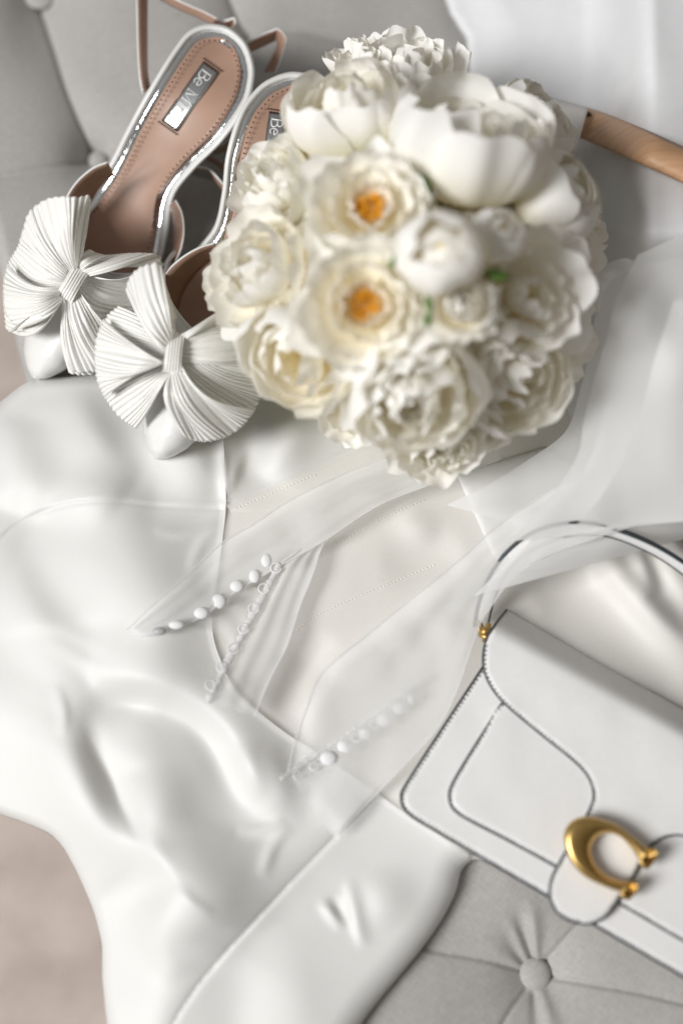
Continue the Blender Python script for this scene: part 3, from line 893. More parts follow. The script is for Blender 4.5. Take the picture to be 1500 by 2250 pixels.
        if bw is None:
            mb0 = MB()
            # knot: a pleated band wrapped round the gathered middle
            uu = np.linspace(-1, 1, 70)
            GG = np.zeros((14, 70, 3))
            for i, th in enumerate(np.linspace(-0.15, math.pi + 0.15, 14)):
                for j, uj in enumerate(uu):
                    q = K + kd * (-math.cos(th)) * kl * 0.5 + kn * uj * kw * 0.5 * (1 - 0.18 * math.sin(th))
                    pz = abs(((uj * 3.2) % 1) - 0.5) * 2
                    GG[i, j] = P(q[0], q[1], kz + 0.002 + 0.0095 * math.sin(max(0, th)) * (1 - 0.22 * uj ** 4) + 0.0011 * pz)
            mb0.sheet(GG)
            bw = mb0.build("bow", PLEAT, sh)
        lb = mbb.build("bow_loop", PLEAT, bw)
        solidify(lb, 0.0005, 0)
    return sh

ZB1, ZB2 = 0.068, 0.080
bow1 = ((160, 622), (0.5, -0.87), 84, 46, ZB1 + 0.003, [
    # lower right tail first, then layers above it
    ([(352, 562, .058), (356, 590, .055), (346, 630, .050), (318, 668, .048), (280, 700, .046), (262, 742, .044), (238, 790, .042), (212, 818, .040), (182, 824, .040), (152, 820, .040)], (0.9, -1.0), 22, 0, 0.006, 11),
    ([(262, 742, .056), (244, 785, .052), (216, 812, .050), (185, 818, .048), (156, 812, .046), (148, 780, .050)], (0.2, -1.0), 11, 0, 0.012, 15),
    ([(196, 548, .078), (230, 560, .074), (290, 556, .070), (346, 560, .066), (354, 590, .060)], (1.0, 0.2), 9, 0, 0.010, 12),
    ([(14, 724, .046), (10, 680, .048), (8, 640, .050), (11, 605, .053), (20, 575, .057), (40, 540, .062), (52, 500, .066)], (-1.0, 0.4), 20, 0, 0.007, 13),
    ([(18, 730, .058), (40, 722, .060), (14, 690, .062), (9, 650, .064), (10, 615, .066), (18, 582, .068)], (-1.0, -0.2), 12, 0, 0.013, 16),
    ([(40, 548, .064), (52, 502, .070), (62, 470, .082), (84, 448, .090), (112, 435, .107), (145, 432, .114), (172, 434, .114), (199, 436, .110), (190, 520, .084)], (0.0, 1.0), 18, 0, 0.010, 14),
])
bow2 = ((382, 775), (0.10, -1.0), 92, 46, ZB2 + 0.003, [
    ([(584, 800, .062), (582, 840, .058), (575, 866, .055), (556, 905, .050), (528, 940, .047), (495, 960, .045), (458, 970, .044), (428, 968, .044), (402, 962, .044)], (0.6, -1.0), 24, 0, 0.008, 21),
    ([(300, 942, .050), (262, 915, .052), (238, 884, .054), (220, 850, .056), (211, 810, .058), (208, 770, .060), (214, 735, .062), (228, 700, .064), (262, 672, .066)], (-1.0, 0.5), 28, 0, 0.006, 22),
    ([(560, 900, .066), (530, 938, .062), (498, 958, .060), (460, 968, .058), (425, 966, .058), (404, 958, .060)], (0.2, -1.0), 14, 0, 0.013, 25),
    ([(228, 700, .076), (212, 745, .074), (209, 790, .072), (214, 835, .070), (230, 872, .068)], (-1.0, 0.0), 14, 0, 0.014, 26),
    ([(418, 730, .080), (455, 700, .084), (490, 684, .084), (530, 690, .080), (560, 730, .074), (580, 790, .066), (584, 830, .062)], (1.0, -0.5), 20, 0, 0.008, 23),
    ([(276, 640, .078), (284, 612, .092), (304, 590, .102), (330, 580, .108), (352, 582, .106), (366, 630, .096), (390, 700, .086)], (-0.2, 1.0), 13, 0, 0.014, 24),
])
straps1 = [
    ([(301, -30, .070), (303, 20, .070), (305, 110, .066), (309, 170, .060), (316, 205, .054)], [(326, -30, .062), (325, 20, .062), (325, 110, .060), (326, 160, .056), (331, 192, .050)], True, True),
    ([(340, -30, .066), (400, 2, .064), (450, 24, .062), (480, 40, .062)], [(330, -18, .054), (385, 14, .054), (440, 38, .054), (470, 52, .054)], False, True),
    ([(470, 45, .055), (498, 42, .058), (516, 38, .060), (520, 52, .058)], [(468, 60, .045), (494, 58, .046), (508, 56, .046), (512, 68, .044)], False, False),
    ([(542, 92, .056), (575, 74, .058), (606, 62, .060), (610, 63, .060)], [(548, 112, .046), (580, 98, .046), (606, 84, .046), (616, 76, .046)], False, True),
    ([(606, 63, .060), (620, 72, .060), (628, 88, .058), (620, 115, .052), (604, 158, .046)], [(604, 80, .050), (608, 92, .050), (606, 106, .048), (598, 124, .046), (578, 160, .040)], True, True),
    ([(418, 364, .036), (450, 366, .038), (470, 378, .038), (500, 412, .036)], [(414, 372, .026), (452, 372, .027), (466, 384, .027), (494, 420, .026)], False, False),
    ([(238, 358, .066), (205, 372, .064), (172, 400, .060), (148, 436, .056), (130, 480, .050)], [(252, 384, .046), (228, 404, .040), (204, 436, .034), (192, 470, .030), (184, 510, .026)], True, 2),
    ([(384, 440, .050), (398, 470, .052), (402, 510, .052), (396, 545, .050), (384, 575, .046)], [(372, 452, .034), (380, 490, .032), (380, 530, .030), (374, 565, .028), (366, 590, .026)], True, 2),
]
straps2 = [
    ([(474, 536, .064), (440, 546, .064), (404, 566, .062), (374, 592, .058), (352, 625, .052)], [(486, 560, .046), (456, 580, .040), (428, 606, .036), (404, 640, .032), (390, 680, .030)], True, 2),
    ([(440, 322, .040), (478, 318, .042), (505, 302, .042), (516, 270, .042)], [(440, 332, .030), (480, 334, .030), (508, 318, .030), (518, 286, .030)], False, False),
    ([(455, 340, .030), (490, 360, .034), (505, 390, .036)], [(450, 350, .020), (486, 372, .024), (500, 402, .026)], True, True),
]
make_shoe("white satin bridal shoe with pleated bow, farther from the bouquet", (500, 58), (84, 834), False, 0.0, ((464, 146), (371, 277), 42), bow1, 0.0, straps1, 7)
make_shoe("white satin bridal shoe with pleated bow, half hidden by the bouquet", (693, 168), (338, 1004), True, 0.010, ((612, 247), (590, 402), 42), bow2, 0.008, straps2, 7)

# ------------------------------------------------------------------ bouquet of peonies
def petal_mesh(name, r0, Lm, a0, a1, W, rc, ruf, notch, seed, lobes=3, nu=19, nv=17):
    rr = np.random.default_rng(seed)
    s = np.linspace(-1, 1, nu); t = np.linspace(0, 1, nv)
    edge = 1 - 0.30 * np.abs(s) ** 2.6 + notch * np.cos(s * math.pi * lobes * rr.uniform(0.4, 0.8) + rr.uniform(0, 6)) * 0.5 + notch * 0.25 * np.cos(s * 8 + rr.uniform(0, 6))
    p1, p2, p3 = rr.uniform(0, 6.28, 3)
    V = np.zeros((nv, nu, 3)); A = np.zeros((nv, nu))
    # meridian
    K = 60
    tt = np.linspace(0, 1, K); al = np.radians(a0 + (a1 - a0) * tt ** 1.25)
    rm = r0 + np.r_[0, np.cumsum(np.cos(al[:-1])) / (K - 1)] * Lm
    zm = np.r_[0, np.cumsum(np.sin(al[:-1])) / (K - 1)] * Lm
    for j in range(nu):
        te = np.clip(t * edge[j], 0, 1.12)
        r = np.interp(np.minimum(te, 1), tt, rm); z = np.interp(np.minimum(te, 1), tt, zm)
        hw = W * (0.22 + 0.78 * np.sin(np.clip(te, 0, 1) ** 0.75 * 2.05) / 0.98)
        l = s[j] * hw
        be = l / rc
        x = r - rc * (1 - np.cos(be)); y = rc * np.sin(be)
        rf = ruf * te ** 1.3 * (np.sin(s[j] * 3.2 + p1) * 0.7 + np.sin(s[j] * 7.1 + p2) * 0.45 * te + 0.35 * np.sin(te * 5 + p3 + s[j] * 2))
        rf = rf + 0.013 * np.sin(s[j] * 10.5 + p2) * te ** 0.7
        V[:, j, 0] = x + rf; V[:, j, 1] = y + 0.3 * rf; V[:, j, 2] = z - 0.25 * rf + 0.02 * np.abs(s[j]) * te
        A[:, j] = te
    me = bpy.data.meshes.new(name)
    me.from_pydata(V.reshape(-1, 3).tolist(), [], grid_faces(nv, nu))
    me.materials.append(PETAL)
    me.polygons.foreach_set("use_smooth", [True] * len(me.polygons))
    at = me.attributes.new("along", 'FLOAT', 'POINT')
    at.data.foreach_set("value", A.reshape(-1).tolist())
    me.update()
    return me
LIB = {}
def lib(kind, k):
    key = (kind, k)
    if key not in LIB:
        spec = {
            'open_outer': (0.10, 1.30, -5, 88, 0.62, 0.95, 0.05, 0.07),
            'open_mid': (0.10, 1.00, 15, 98, 0.50, 0.62, 0.06, 0.10),
            'open_in': (0.12, 0.72, 40, 105, 0.30, 0.34, 0.07, 0.16),
            'cup_outer': (0.10, 1.85, -8, 138, 0.86, 0.80, 0.085, 0.07),
            'cup_mid': (0.08, 1.70, 12, 138, 0.66, 0.62, 0.10, 0.09),
            'cup_in': (0.08, 1.50, 38, 140, 0.46, 0.42, 0.10, 0.12),
            'bud_outer': (0.06, 2.05, -4, 166, 1.0, 0.66, 0.055, 0.06),
            'bud_in': (0.06, 1.85, 22, 170, 0.74, 0.46, 0.05, 0.08),
            'ruf_outer': (0.10, 1.35, 0, 92, 0.66, 0.85, 0.07, 0.07),
            'ruf_mid': (0.10, 1.20, 25, 112, 0.46, 0.50, 0.12, 0.10),
            'ruf_in': (0.06, 1.02, 48, 128, 0.34, 0.34, 0.14, 0.14),
            'flat_back': (0.15, 1.25, -18, 40, 0.62, 1.3, 0.08, 0.10),
        }[kind]
        LIB[key] = petal_mesh("petal", *spec, seed=hash_(kind) + k * 17)
    return LIB[key]
def hash_(s): return sum((i + 1) * ord(c) for i, c in enumerate(s))
RINGS = {
    'open': [('flat_back', 5, 0.0, 1.0), ('open_outer', 6, 0.0, 1.0), ('open_outer', 6, 0.02, 0.86), ('open_mid', 7, 0.02, 0.95), ('open_in', 8, 0.03, 1.0)],
    'cup': [('flat_back', 4, 0.0, 0.95), ('cup_outer', 5, 0.0, 1.0), ('cup_outer', 5, 0.02, 0.90), ('cup_mid', 6, 0.03, 0.88), ('cup_in', 6, 0.05, 0.86)],
    'cupopen': [('flat_back', 4, 0.0, 1.0), ('cup_outer', 6, 0.0, 1.0), ('cup_mid', 6, 0.0, 0.95)],
    'cuphollow': [('flat_back', 4, 0.0, 1.0), ('cup_outer', 6, 0.0, 1.0), ('cup_outer', 5, 0.02, 0.92), ('cup_mid', 6, 0.0, 0.80)],
    'cupruf': [('flat_back', 4, 0.0, 1.0), ('cup_outer', 5, 0.0, 1.0), ('cup_mid', 6, 0.02, 0.92), ('ruf_mid', 9, 0.10, 1.15), ('ruf_in', 9, 0.12, 1.2), ('ruf_in', 6, 0.2, 1.0)],
    'bud': [('bud_outer', 4, 0.0, 1.0), ('bud_outer', 4, 0.01, 0.93), ('bud_in', 5, 0.03, 0.9)],
    'ruffle': [('flat_back', 6, 0.0, 1.05), ('ruf_outer', 7, 0.0, 1.0), ('ruf_mid', 9, 0.02, 1.0), ('ruf_mid', 8, 0.05, 0.85), ('ruf_in', 9, 0.06, 0.95), ('ruf_in', 6, 0.1, 0.8)],
    'side': [('flat_back', 6, 0.0, 1.1), ('ruf_outer', 6, 0.0, 1.0), ('open_mid', 6, 0.02, 1.0), ('ruf_in', 6, 0.05, 0.9)],
}
BC = P(885, 600, 0.045)
bq = thing("peony_bouquet", "round bouquet of white peonies, two with yellow centres, lying beside the shoes", "bouquet", P(885, 600, 0.02))
FLOWERS = [  # px, py, radius px, kind, height, lean x, lean y, spin
    (812, 448, 130, 'open', 0.142, -0.05, -0.15, 0.3),
    (800, 668, 138, 'open', 0.138, -0.08, -0.35, 1.0),
    (762, 240, 126, 'cup', 0.118, -0.25, 0.55, 2.1),
    (1035, 312, 166, 'cuphollow', 0.128, 0.25, 0.75, 0.5),
    (885, 160, 134, 'ruffle', 0.092, 0.0, 0.7, 0.2),
    (608, 400, 118, 'ruffle', 0.102, -0.75, 0.3, 0.8),
    (572, 590, 132, 'ruffle', 0.102, -0.85, -0.05, 1.7),
    (660, 785, 122, 'cup', 0.098, -0.45, -1.0, 2.6),
    (905, 860, 146, 'cupruf', 0.108, 0.0, -1.1, 0.9),
    (965, 555, 100, 'bud', 0.156, -0.10, -0.1, 0.1),
    (1096, 520, 66, 'bud', 0.142, 0.2, 0.1, 1.2),
    (1225, 430, 112, 'bud', 0.106, 0.75, 0.2, 0.4),
    (1155, 655, 142, 'side', 0.116, 0.45, -0.25, 0.0),
    (1130, 830, 120, 'cup', 0.092, 0.45, -0.9, 2.2),
    (1255, 560, 92, 'side', 0.082, 1.1, 0.0, 1.5),
    (965, 975, 100, 'ruffle', 0.074, 0.05, -1.4, 0.6),
    (1015, 668, 66, 'ruffle', 0.144, 0.1, -0.1, 1.1),
    (1225, 740, 96, 'side', 0.074, 0.9, -0.5, 0.6),
    (1175, 270, 96, 'cup', 0.092, 0.9, 0.7, 2.6),
    (780, 900, 84, 'side', 0.066, -0.2, -1.3, 0.3),
    (500, 620, 70, 'side', 0.080, -1.2, -0.2, 0.3),
    (700, 340, 70, 'side', 0.108, -0.5, 0.2, 0.9),
    (700, 560, 76, 'side', 0.112, -0.4, -0.1, 0.5),
    (1010, 780, 80, 'side', 0.108, 0.1, -0.5, 0.9),
    (930, 440, 70, 'side', 0.122, 0.0, 0.0, 1.9),
    (1290, 480, 70, 'side', 0.070, 1.3, 0.3, 0.9),
    (1060, 930, 80, 'ruffle', 0.070, 0.4, -1.3, 0.2),
    (1090, 590, 70, 'side', 0.120, 0.3, 0.0, 0.7),
    (640, 670, 70, 'side', 0.100, -0.7, -0.4, 0.4),
    (790, 120, 80, 'side', 0.080, -0.5, 1.0, 0.4),
]
bqw = root_loc(bq)
mb = MB(); mb.ball(P(885, 585, 0.092), (0.072, 0.078, 0.076), nu=28, nv=16); mb.build("foliage", CALYX, bq)
for fi, (fx, fy, fr, kind, fz, lx, ly, spin) in enumerate(FLOWERS):
    fz = fz * 1.38
    c = P(fx, fy, fz)
    depth = CAM[2] - fz
    R = fr / FPX * np.linalg.norm(CAM - c) * 0.98
    axis = Vector((lx, ly - 0.12, 1.0)).normalized()
    q = axis.to_track_quat('Z', 'Y') @ Quaternion((0, 0, 1), spin)
    me = bpy.data.meshes.new("peony")
    mb = MB(); cr_ = (0.5, 0.5, 0.5) if kind == "bud" else (0.26, 0.26, 0.24); mb.ball((0, 0, 0.5 if kind == "bud" else 0.06), cr_, nu=16, nv=10)
    me.from_pydata(np.vstack(mb.V).tolist(), [], mb.F); me.materials.append(CREAM)
    me.polygons.foreach_set("use_smooth", [True] * len(me.polygons))
    fl = bpy.data.objects.new("peony", me); COL.objects.link(fl)
    fl.parent = bq
    base = c - np.array(axis) * R * {'open': 0.62, 'cup': 0.62, 'cuphollow': 0.62, 'cupruf': 0.62, 'bud': 0.66, 'ruffle': 0.55, 'side': 0.5}[kind]
    fl.location = Vector(base - bqw)
    fl.rotation_mode = 'QUATERNION'; fl.rotation_quaternion = q
    fl.scale = (R, R, R)
    if kind in ('open',): fl["label"] = "open peony showing its yellow centre"
    for ri, (pk, num, z0, scl) in enumerate(RINGS[kind]):
        for k in range(num):
            pt = bpy.data.objects.new("petal", lib(pk, (k + fi + ri) % 5)); COL.objects.link(pt)
            pt.parent = fl
            az = 2 * math.pi * (k / num) + ri * 0.55 + random.uniform(-0.14, 0.14)
            tilt = random.uniform(-0.09, 0.09)
            pt.rotation_euler = Euler((random.uniform(-0.06, 0.06), tilt, az), 'XYZ')
            sv = scl * random.uniform(0.92, 1.07)
            pt.scale = (sv, sv, sv * random.uniform(0.92, 1.06))
            pt.location = (0, 0, z0)
    if kind == 'open':
        mb = MB(); rr = np.random.default_rng(fi)
        for k in range(110):
            a = rr.uniform(0, 6.28); rd = 0.25 * math.sqrt(rr.uniform(0, 1))
            p0 = np.array([rd * 0.5 * math.cos(a), rd * 0.5 * math.sin(a), 0.15]); p1 = np.array([rd * math.cos(a), rd * math.sin(a), 0.42 + rr.uniform(-0.08, 0.06)])
            mb.tube(np.array([p0, (p0 + p1) / 2 + rr.normal(size=3) * 0.01, p1]), [0.012, 0.012, 0.016], 5)
            mb.ball(p1, (0.026, 0.022, 0.034), nu=6, nv=4)
        m2 = bpy.data.meshes.new("stamens"); m2.from_pydata(np.vstack(mb.V).tolist(), [], mb.F); m2.materials.append(YELLOW)
        so = bpy.data.objects.new("stamens", m2); COL.objects.link(so); so.parent = fl; so["kind"] = "stuff"
for lx, ly, lz, rot, ln in ((a_[0], a_[1], a_[2] * 1.38, a_[3], a_[4]) for a_ in ((1090, 604, 0.150, 0.2, 34), (942, 668, 0.150, 1.3, 24), (866, 574, 0.148, 2.2, 22), (940, 700, 0.140, 1.8, 20), (930, 400, 0.140, 1.0, 34))):
    s = np.linspace(-1, 1, 7); t = np.linspace(0, 1, 10)
    G = np.zeros((10, 7, 3))
    for i, tv in enumerate(t):
        for j, sv in enumerate(s):
            u = (tv - 0.5) * 2 * ln; v = sv * ln * 0.42 * math.sin(math.pi * min(0.98, max(0.04, tv)))
            G[i, j] = P(lx + u * math.cos(rot) - v * math.sin(rot), ly + u * math.sin(rot) + v * math.cos(rot), lz - 0.01 * (tv - .5) ** 2 - 0.002 * abs(sv))
    mb = MB(); mb.sheet(G); lf = mb.build("leaf", LEAF, bq); solidify(lf, 0.0004)

# ------------------------------------------------------------------ handbag
ZF = 0.041   # front of the bag
bag = thing("handbag", "white leather handbag with navy stitched edges and gold clasp", "handbag", P(1250, 1750, 0.004))
body_out = smooth([(1062, 1462), (1000, 1556), (935, 1655), (888, 1728), (880, 1748), (884, 1772), (904, 1794), (960, 1828), (1100, 1910), (1206, 1972), (1300, 2030), (1420, 2100), (1600, 2205), (1800, 2320), (1960, 2180), (1990, 1960), (1900, 1800), (1500, 1572), (1300, 1460), (1120, 1352), (1085, 1420)], 220, True)
TOPL = np.array([(1112, 1340), (1240, 1410), (1500, 1556), (1860, 1770)], float)
def body_z(X, Y):
    d, s, t, _, _ = seg_dist(X, Y, body_out, True)
    e = np.clip(1 - d / 7, 0, 1)
    d3, _, _, _, _ = seg_dist(X, Y, TOPL)
    return ZF - 0.0022 * (1 - np.sqrt(1 - e * e)) + 0.0002 * n_mid(X, Y) - 0.034 * np.clip(1 - d3 / 92, 0, 1) ** 2.2
px, py, V, F = grid_surface(body_out, 7, body_z)
bo = obj("body", V, F, BAGW, bag)
# the body narrows towards its back, which lies on the dress
bm = bmesh.new(); bm.from_mesh(bo.data)
be = [e for e in bm.edges if e.is_boundary]
ex = bmesh.ops.extrude_edge_only(bm, edges=be)
nv_ = [g for g in ex["geom"] if isinstance(g, bmesh.types.BMVert)]
cc = sum((v.co for v in nv_), Vector()) / len(nv_)
for v in nv_:
    v.co.z -= 0.022; v.co.x = cc.x + (v.co.x - cc.x) * 0.90; v.co.y = cc.y + (v.co.y - cc.y) * 0.88
bmesh.ops.recalc_face_normals(bm, faces=bm.faces)
bm.to_mesh(bo.data); bm.free()
for f in bo.data.polygons: f.use_smooth = True
pock = smooth([(1103, 1543), (1060, 1610), (1010, 1690), (988, 1732), (986, 1758), (996, 1780), (1030, 1803), (1120, 1850), (1222, 1906), (1350, 1980), (1500, 2068), (1700, 2180), (1850, 2200), (1880, 2000), (1700, 1800), (1400, 1640), (1200, 1540)], 200, True)
def pock_z(X, Y):
    d, s, t, _, _ = seg_dist(X, Y, pock, True)
    e = np.clip(1 - d / 6, 0, 1)
    return ZF + 0.0030 - 0.0018 * (1 - np.sqrt(1 - e * e)) + 0.0002 * n_mid(X, Y)
px, py, V, F = grid_surface(pock, 7, pock_z)
po = obj("front_pocket", V, F, BAGW, bag); solidify(po, 0.0028)
flap_out = np.vstack([smooth([(1112, 1340), (1085, 1374), (1066, 1410), (1060, 1450), (1066, 1485), (1085, 1520), (1115, 1553), (1180, 1608), (1250, 1664), (1282, 1695), (1299, 1726), (1302, 1755), (1294, 1778), (1282, 1802), (1258, 1842), (1232, 1888), (1212, 1926), (1206, 1958), (1212, 1988), (1230, 2012), (1262, 2027), (1300, 2029), (1332, 2012), (1356, 1980), (1380, 1945), (1408, 1895), (1424, 1866), (1446, 1846), (1474, 1836), (1500, 1836), (1560, 1850), (1700, 1910), (1800, 1940), (1850, 1920)], 190),
                      smooth([(1860, 1890), (1850, 1800), (1800, 1740), (1650, 1646), (1500, 1560), (1350, 1474), (1240, 1412), (1160, 1366), (1126, 1346)], 70)])
TOPL = np.array([(1112, 1340), (1240, 1410), (1500, 1556), (1860, 1770)], float)
def flap_z(X, Y):
    d, s, t, _, _ = seg_dist(X, Y, TOPL)
    roll = np.clip(1 - d / 66, 0, 1)
    d2, _, _, _, _ = seg_dist(X, Y, flap_out, True)
    e = np.clip(1 - d2 / 6, 0, 1)
    return ZF + 0.0068 + 0.0014 * np.exp(-((d - 90) / 80.0) ** 2) - 0.031 * roll ** 2.4 - 0.0018 * (1 - np.sqrt(1 - e * e)) * (d > 60) + 0.0002 * n_mid(X, Y)
px, py, V, F = grid_surface(flap_out, 6.5, flap_z)
fo = obj("flap", V, F, BAGW, bag); solidify(fo, 0.0024)
def edge_line(pl, zf, r, parent, name="edge"):
    mb = MB(); mb.tube(P(pl[:, 0], pl[:, 1], zf), r, 8); return mb.build(name, EDGE, parent)
el = smooth([(1062, 1462), (1000, 1556), (935, 1655), (888, 1728), (880, 1748), (884, 1772), (904, 1794), (960, 1828), (1100, 1910), (1206, 1972), (1300, 2030), (1420, 2100), (1600, 2205)], 120)
edge_line(el, body_z(el[:, 0], el[:, 1]) + 0.0010, 0.00062, bo)
pl_ = smooth([(1103, 1543), (1060, 1610), (1010, 1690), (988, 1732), (986, 1758), (996, 1780), (1030, 1803), (1120, 1850), (1222, 1906), (1350, 1980), (1500, 2068), (1650, 2152)], 110)
edge_line(pl_, ZF + 0.0022, 0.00054, po)
fl_ = smooth([(1112, 1340), (1085, 1374), (1066, 1410), (1060, 1450), (1066, 1485), (1085, 1520), (1115, 1553), (1180, 1608), (1250, 1664), (1282, 1695), (1299, 1726), (1302, 1755), (1294, 1778), (1282, 1802), (1258, 1842), (1232, 1888), (1212, 1926), (1206, 1958), (1212, 1988), (1230, 2012), (1262, 2027), (1300, 2029), (1332, 2012), (1356, 1980), (1380, 1945), (1408, 1895), (1424, 1866), (1446, 1846), (1474, 1836), (1500, 1836), (1560, 1850), (1620, 1880)], 180)
edge_line(fl_, flap_z(fl_[:, 0], fl_[:, 1]) + 0.0004, 0.00060, fo)
def inset(pl, dpx):
    T = np.gradient(pl, axis=0); T /= np.linalg.norm(T, axis=1, keepdims=True)
    return pl + np.stack([T[:, 1], -T[:, 0]], -1) * dpx
for src, dz, dd, par in ((el, ZF + 0.0002, 5.5, bo), (pl_, ZF + 0.0030, 5.0, po), (fl_[12:120], None, 5.0, fo)):
    mb = MB(); p2 = inset(src, dd)
    zf = (lambda q, dz=dz: P(q[:, 0], q[:, 1], dz + 0 * q[:, 0])) if dz is not None else (lambda q: P(q[:, 0], q[:, 1], flap_z(q[:, 0], q[:, 1]) + 0.0002))
    stitch_row(mb, p2, 10.0, 5.5, 0.00042, zf, across=(dd == 5.5))
    mb.build("stitching", EDGE, par)["kind"] = "stuff"
# gold clasp: swept C with flared ends
ci_ = smooth([(1408, 1897), (1397, 1880), (1383, 1860), (1360, 1838), (1332, 1831), (1311, 1841), (1299, 1860), (1299, 1879), (1309, 1902), (1327, 1921), (1351, 1933), (1376, 1938)], 80)
co_ = smooth([(1424, 1862), (1411, 1857), (1388, 1837), (1355, 1813), (1318, 1799), (1281, 1794), (1255, 1804), (1240, 1825), (1239, 1855), (1250, 1886), (1267, 1911), (1290, 1930), (1318, 1944), (1348, 1956), (1372, 1962)], 80)
cen = (ci_ + co_) / 2; half = np.linalg.norm(co_ - ci_, axis=1) / 2; Nn = (co_ - ci_) / (2 * half[:, None])
ZC = ZF + 0.0085
G = np.zeros((80, 18, 3))
for j, th in enumerate(np.linspace(0, 2 * math.pi, 18, endpoint=False)):
    q = cen + Nn * (half * math.cos(th))[:, None]
    G[:, j] = P(q[:, 0], q[:, 1], ZC + 0.0055 + (0.0030 + half * 0.00010) * math.copysign(abs(math.sin(th)) ** 0.8, math.sin(th)) + half * 0.00006 * math.cos(th))
mb = MB(); mb.add(G.reshape(-1, 3), grid_faces(80, 18, True) + [tuple(range(18)), tuple(79 * 18 + j for j in range(17, -1, -1))])
for pts in ([(1404, 1862), (1424, 1864), (1440, 1865), (1446, 1878), (1436, 1894), (1422, 1910), (1410, 1904), (1404, 1890), (1402, 1876)], [(1364, 1952), (1374, 1941), (1386, 1936), (1402, 1942), (1401, 1956), (1391, 1968), (1380, 1978), (1368, 1974), (1362, 1962)]):
    pl = smooth(pts, 30, True); c = pl.mean(0)
    rings = [(0.9, -0.004), (1.0, -0.002), (1.0, 0.0022), (0.90, 0.0036), (0.74, 0.0034), (0.60, 0.0016), (0.1, 0.0012)]
    V = np.vstack([P(*((c + (pl - c) * f).T), ZC + 0.0062 + dz) for f, dz in rings])
    mb.add(V, grid_faces(len(rings), 30, True) + [tuple(range(30)), tuple((len(rings) - 1) * 30 + j for j in range(29, -1, -1))])
mb.build("clasp", GOLD, bag)
mb = MB(); mb.tube([P(1262, 1850, ZC - 0.001), P(1262, 1850, ZC + 0.005)], 0.004, 12); mb.build("clasp_post", GOLD, bag)
# carrying handle standing up from the bag
o_ = smooth([(1042, 1376, .026), (1050, 1330, .034), (1072, 1272, .046), (1110, 1216, .056), (1165, 1172, .064), (1225, 1152, .070), (1290, 1149, .072), (1352, 1164, .072), (1430, 1195, .070), (1500, 1236, .066), (1600, 1310, .058), (1720, 1440, .044)], 70)
i_ = smooth([(1072, 1372, .026), (1078, 1345, .031), (1092, 1300, .041), (1120, 1250, .050), (1170, 1206, .057), (1230, 1184, .062), (1290, 1176, .064), (1345, 1182, .064), (1420, 1212, .062), (1490, 1256, .058), (1580, 1330, .050), (1700, 1460, .038)], 70)
A = P(o_[:, 0], o_[:, 1], o_[:, 2]); Bv = P(i_[:, 0], i_[:, 1], i_[:, 2])
ks = np.linspace(0, 1, 7)
G = A[:, None] * (1 - ks)[None, :, None] + Bv[:, None] * ks[None, :, None] + np.array([0, 0, 1])[None, None] * (0.0012 * np.sin(ks * np.pi))[None, :, None]
Vs, Fs, Ms = slab(G, 0.003, 'up')
hd = obj("handle", Vs, Fs, [BAGW, BAGW, EDGE], bag, True, Ms)
mb = MB(); mb.tube(A, 0.0012, 8); mb.build("handle_edge", EDGE, hd)
mb = MB(); mb.tube(Bv, 0.0005, 6); mb.build("handle_edge", EDGE, hd)
def ring(c, r, tr, nrm):
    c = np.array(c); nrm = np.array(nrm, float); nrm /= np.linalg.norm(nrm)
    u = np.cross(nrm, [0.3, 0.2, 1.0]); u /= np.linalg.norm(u); v = np.cross(nrm, u)
    th = np.linspace(0, 2 * math.pi, 24, endpoint=False)
    mb = MB(); mb.tube(c + r * (np.cos(th)[:, None] * u + np.sin(th)[:, None] * v), tr, 8, closed=True); return mb
ring(P(1056, 1382, 0.036), 0.0044, 0.0012, (0.9, 0.2, 0.4)).build("ring", GOLD, bag)
ring(P(1068, 1398, 0.038), 0.0036, 0.0015, (0.2, 0.9, 0.35)).build("ring", GOLD, bag)
mb = MB(); mb.ball(P(1064, 1388, 0.041), 0.0028, nu=12, nv=8); mb.tube([P(1073, 1370, .042), P(1067, 1410, .036)], [0.0016, 0.0024], 8); mb.build("hinge", GOLD, bag)

# ------------------------------------------------------------------ sheer tulle sleeves with covered buttons, and the veil
def loft(A, B, m, n, zf):
    A = smooth(A, m); B = smooth(B, m)
    ks = np.linspace(0, 1, n)
    X = A[:, None, 0] * (1 - ks) + B[:, None, 0] * ks; Y = A[:, None, 1] * (1 - ks) + B[:, None, 1] * ks
    U = np.repeat(np.linspace(0, 1, m)[:, None], n, 1); K = np.repeat(ks[None], m, 0)
    return P(X, Y, zf(X, Y, U, K)), X, Y
def over(dz, amp=0.0012, seed=1, rise=0.0):
    nz = Noise2(seed, 60)
    def f(X, Y, U, K):
        return dress_h(X.ravel().copy(), Y.ravel().copy()).reshape(X.shape) * 0.8 + 0.007 + dz + amp * nz(X, Y) + rise * U ** 1.6 + 0.0009 * np.sin(K * 17 + seed + 2.5 * U) * (0.4 + 0.6 * U)
    return f
def sheet_part(name, A, B, zf, material, parent, m=60, n=26):
    G, X, Y = loft(A, B, m, n, zf)
    mb = MB(); mb.sheet(G); return mb.build(name, material, parent), G
def hem_part(curve, parent, wpx=4.5):
    T = np.gradient(curve, axis=0); T /= np.linalg.norm(T, axis=1, keepdims=True)
    mb = MB()
    mb.tube(curve + np.array([0, 0, 0.0010]), 0.0006, 6, flat=0.5)
    return mb.build("hem", TULLE_HEM, parent)

